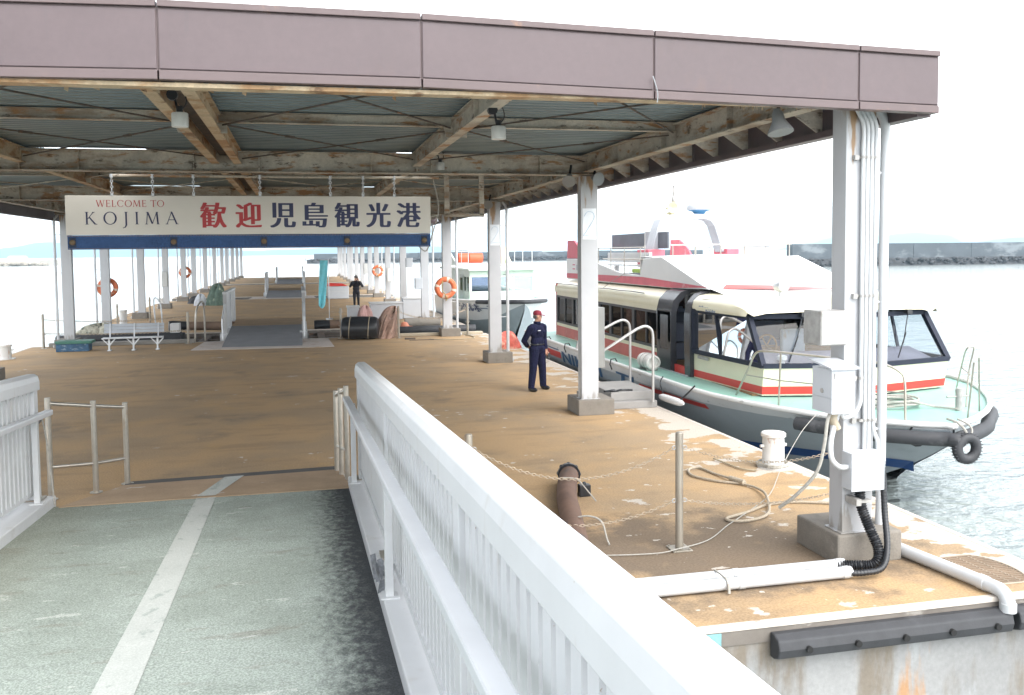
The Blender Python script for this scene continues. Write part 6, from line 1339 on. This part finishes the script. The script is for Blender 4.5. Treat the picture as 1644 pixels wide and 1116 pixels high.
gl = [(FX-r_[0][0]*0-(FX-r_[0][0]), r_[0][1], r_[0][2]+.02) for r_ in rws[-1]]; gr = [(2*FX-x, y, z) for x, y, z in reversed(gl)]
MB().tube(gl+gr, .05, 8).build('gunwale', boatwhite, fr, smooth=True); MB().grid([[(x, y, z-.06) for x, y, z in gl], [(2*FX-x, y, z-.06) for x, y, z in gl]]).build('deck', deckgreen, fr)
bf = [(x-.04, y-.04, z-.06) for x, y, z in gl if y < 37]; MB().tube(bf+[(2*FX-x, y, z) for x, y, z in reversed(bf)], .09, 10).build('bow_fender', rubber, fr, smooth=True)
pale = M('ferry_cabin', (.66, .72, .64), .35, var=.04)
cb_ = MB().box(6.98, 9.8, 38.0, 45.5, .8, 1.25).box(6.98, 9.8, 38.0, 45.5, 1.85, 2.15).box(6.98, 7.02, 40.3, 45.5, 1.2, 1.9); cb_.build('cabin_wall', pale, fr, bevel=.03)
MB().prism([(6.88, 2.12), (6.9, 2.22), (7.2, 2.32), (9.6, 2.32), (9.9, 2.22), (9.92, 2.12)], 37.7, 45.7, 'Y').build('cabin_roof', pale, fr, bevel=.03)
m_ = MB(); 
for x in (6.98, 7.85, 8.85, 9.72): m_.box(x, x+.09, 37.98, 38.06, 1.2, 1.9)
for y in (38.0, 38.7, 39.3, 40.2): m_.box(6.975, 7.06, y, y+.09, 1.2, 1.9)
wf_ = m_.build('window_frame', pale, fr)
for x in (7.07, 7.94, 8.94): MB().box(x, x+.78, 38.01, 38.03, 1.25, 1.85).build('pane', glass_mat('ferry_glass', (.55, .6, .7), 1) if x < 7.1 else glass, wf_)
for y in (38.09, 38.79, 39.39): MB().box(7.0, 7.02, y, y+.55, 1.25, 1.85).build('pane', greenglass, wf_)
MB().box(6.95, 6.99, 39.3, 40.25, .85, 1.95).build('cabin_door', M('door_pale', (.55, .60, .56), .5), fr); MB().box(6.94, 6.952, 39.5, 40.05, 1.25, 1.8).build('pane', greenglass, fr)
MB().prism([(40, 2.32), (44, 2.32), (44, 2.9), (43, 2.9), (41.5, 2.45)], 6.98, 7.04, 'X').build('side_coaming', pale, fr)
rl_ = MB().cyl((7.0, 38.3, 3.0), (7.0, 45, 3.0), .02, n=6).cyl((9.8, 38.3, 3.0), (9.8, 45, 3.0), .02, n=6)
for y in (38.3, 40, 41.6, 43.3, 45): rl_.cyl((7.0, y, 2.3), (7.0, y, 3.0), .018, n=6).cyl((9.8, y, 2.3), (9.8, y, 3.0), .018, n=6)
rl_.build('roof_rail', white, fr)
for (x, y, w_, lab) in ((7.25, 39.6, .62, 1), (8.2, 39.7, .42, 1), (7.1, 41.5, .5, 1)): MB().cyl((x, y, 2.66), (x+w_, y, 2.66), .22, n=16).build('liferaft_canister', M('raft_orange', (.62, .1, .04), .5, var=.1), fr, smooth=True, bevel=.03)
MB().prism([(8.75, 2.32), (9.25, 2.32), (8.9, 3.15), (8.72, 3.15)], 39.6, 39.75, 'Y').build('funnel_fin', M('fin_tan', (.60, .58, .47), .5), fr); MB().lathe([(.001, -.02), (.09, -.02), (.09, .02), (.001, .02)], (8.98, 39.58, 2.5), 16, axis='Y').build('emblem', M('emblem_green', (.35, .48, .2), .5), fr)
MB().cyl((8.2, 38.2, 1.95), (8.55, 37.92, 1.95), .012, n=6).build('wiper', black, fr)
# ------------------------------------------------------------------ air
hz = MB().box(-8500, 8500, -500, 8500, -2.2, 175).build('haze', None or M('haze_tmp', (1, 1, 1)))
hm2 = bpy.data.materials.new('haze_air'); hm2.use_nodes = True; t = hm2.node_tree
for n in list(t.nodes):
    if n.type != 'OUTPUT_MATERIAL': t.nodes.remove(n)
pv = t.nodes.new('ShaderNodeVolumePrincipled'); pv.inputs['Color'].default_value = (.58, .82, 1.0, 1); pv.inputs['Density'].default_value = 2.9e-4; pv.inputs['Anisotropy'].default_value = 0.0
t.links.new(pv.outputs[0], [n for n in t.nodes if n.type == 'OUTPUT_MATERIAL'][0].inputs['Volume'])
hz.data.materials.clear(); hz.data.materials.append(hm2); tag(hz, kind='stuff')
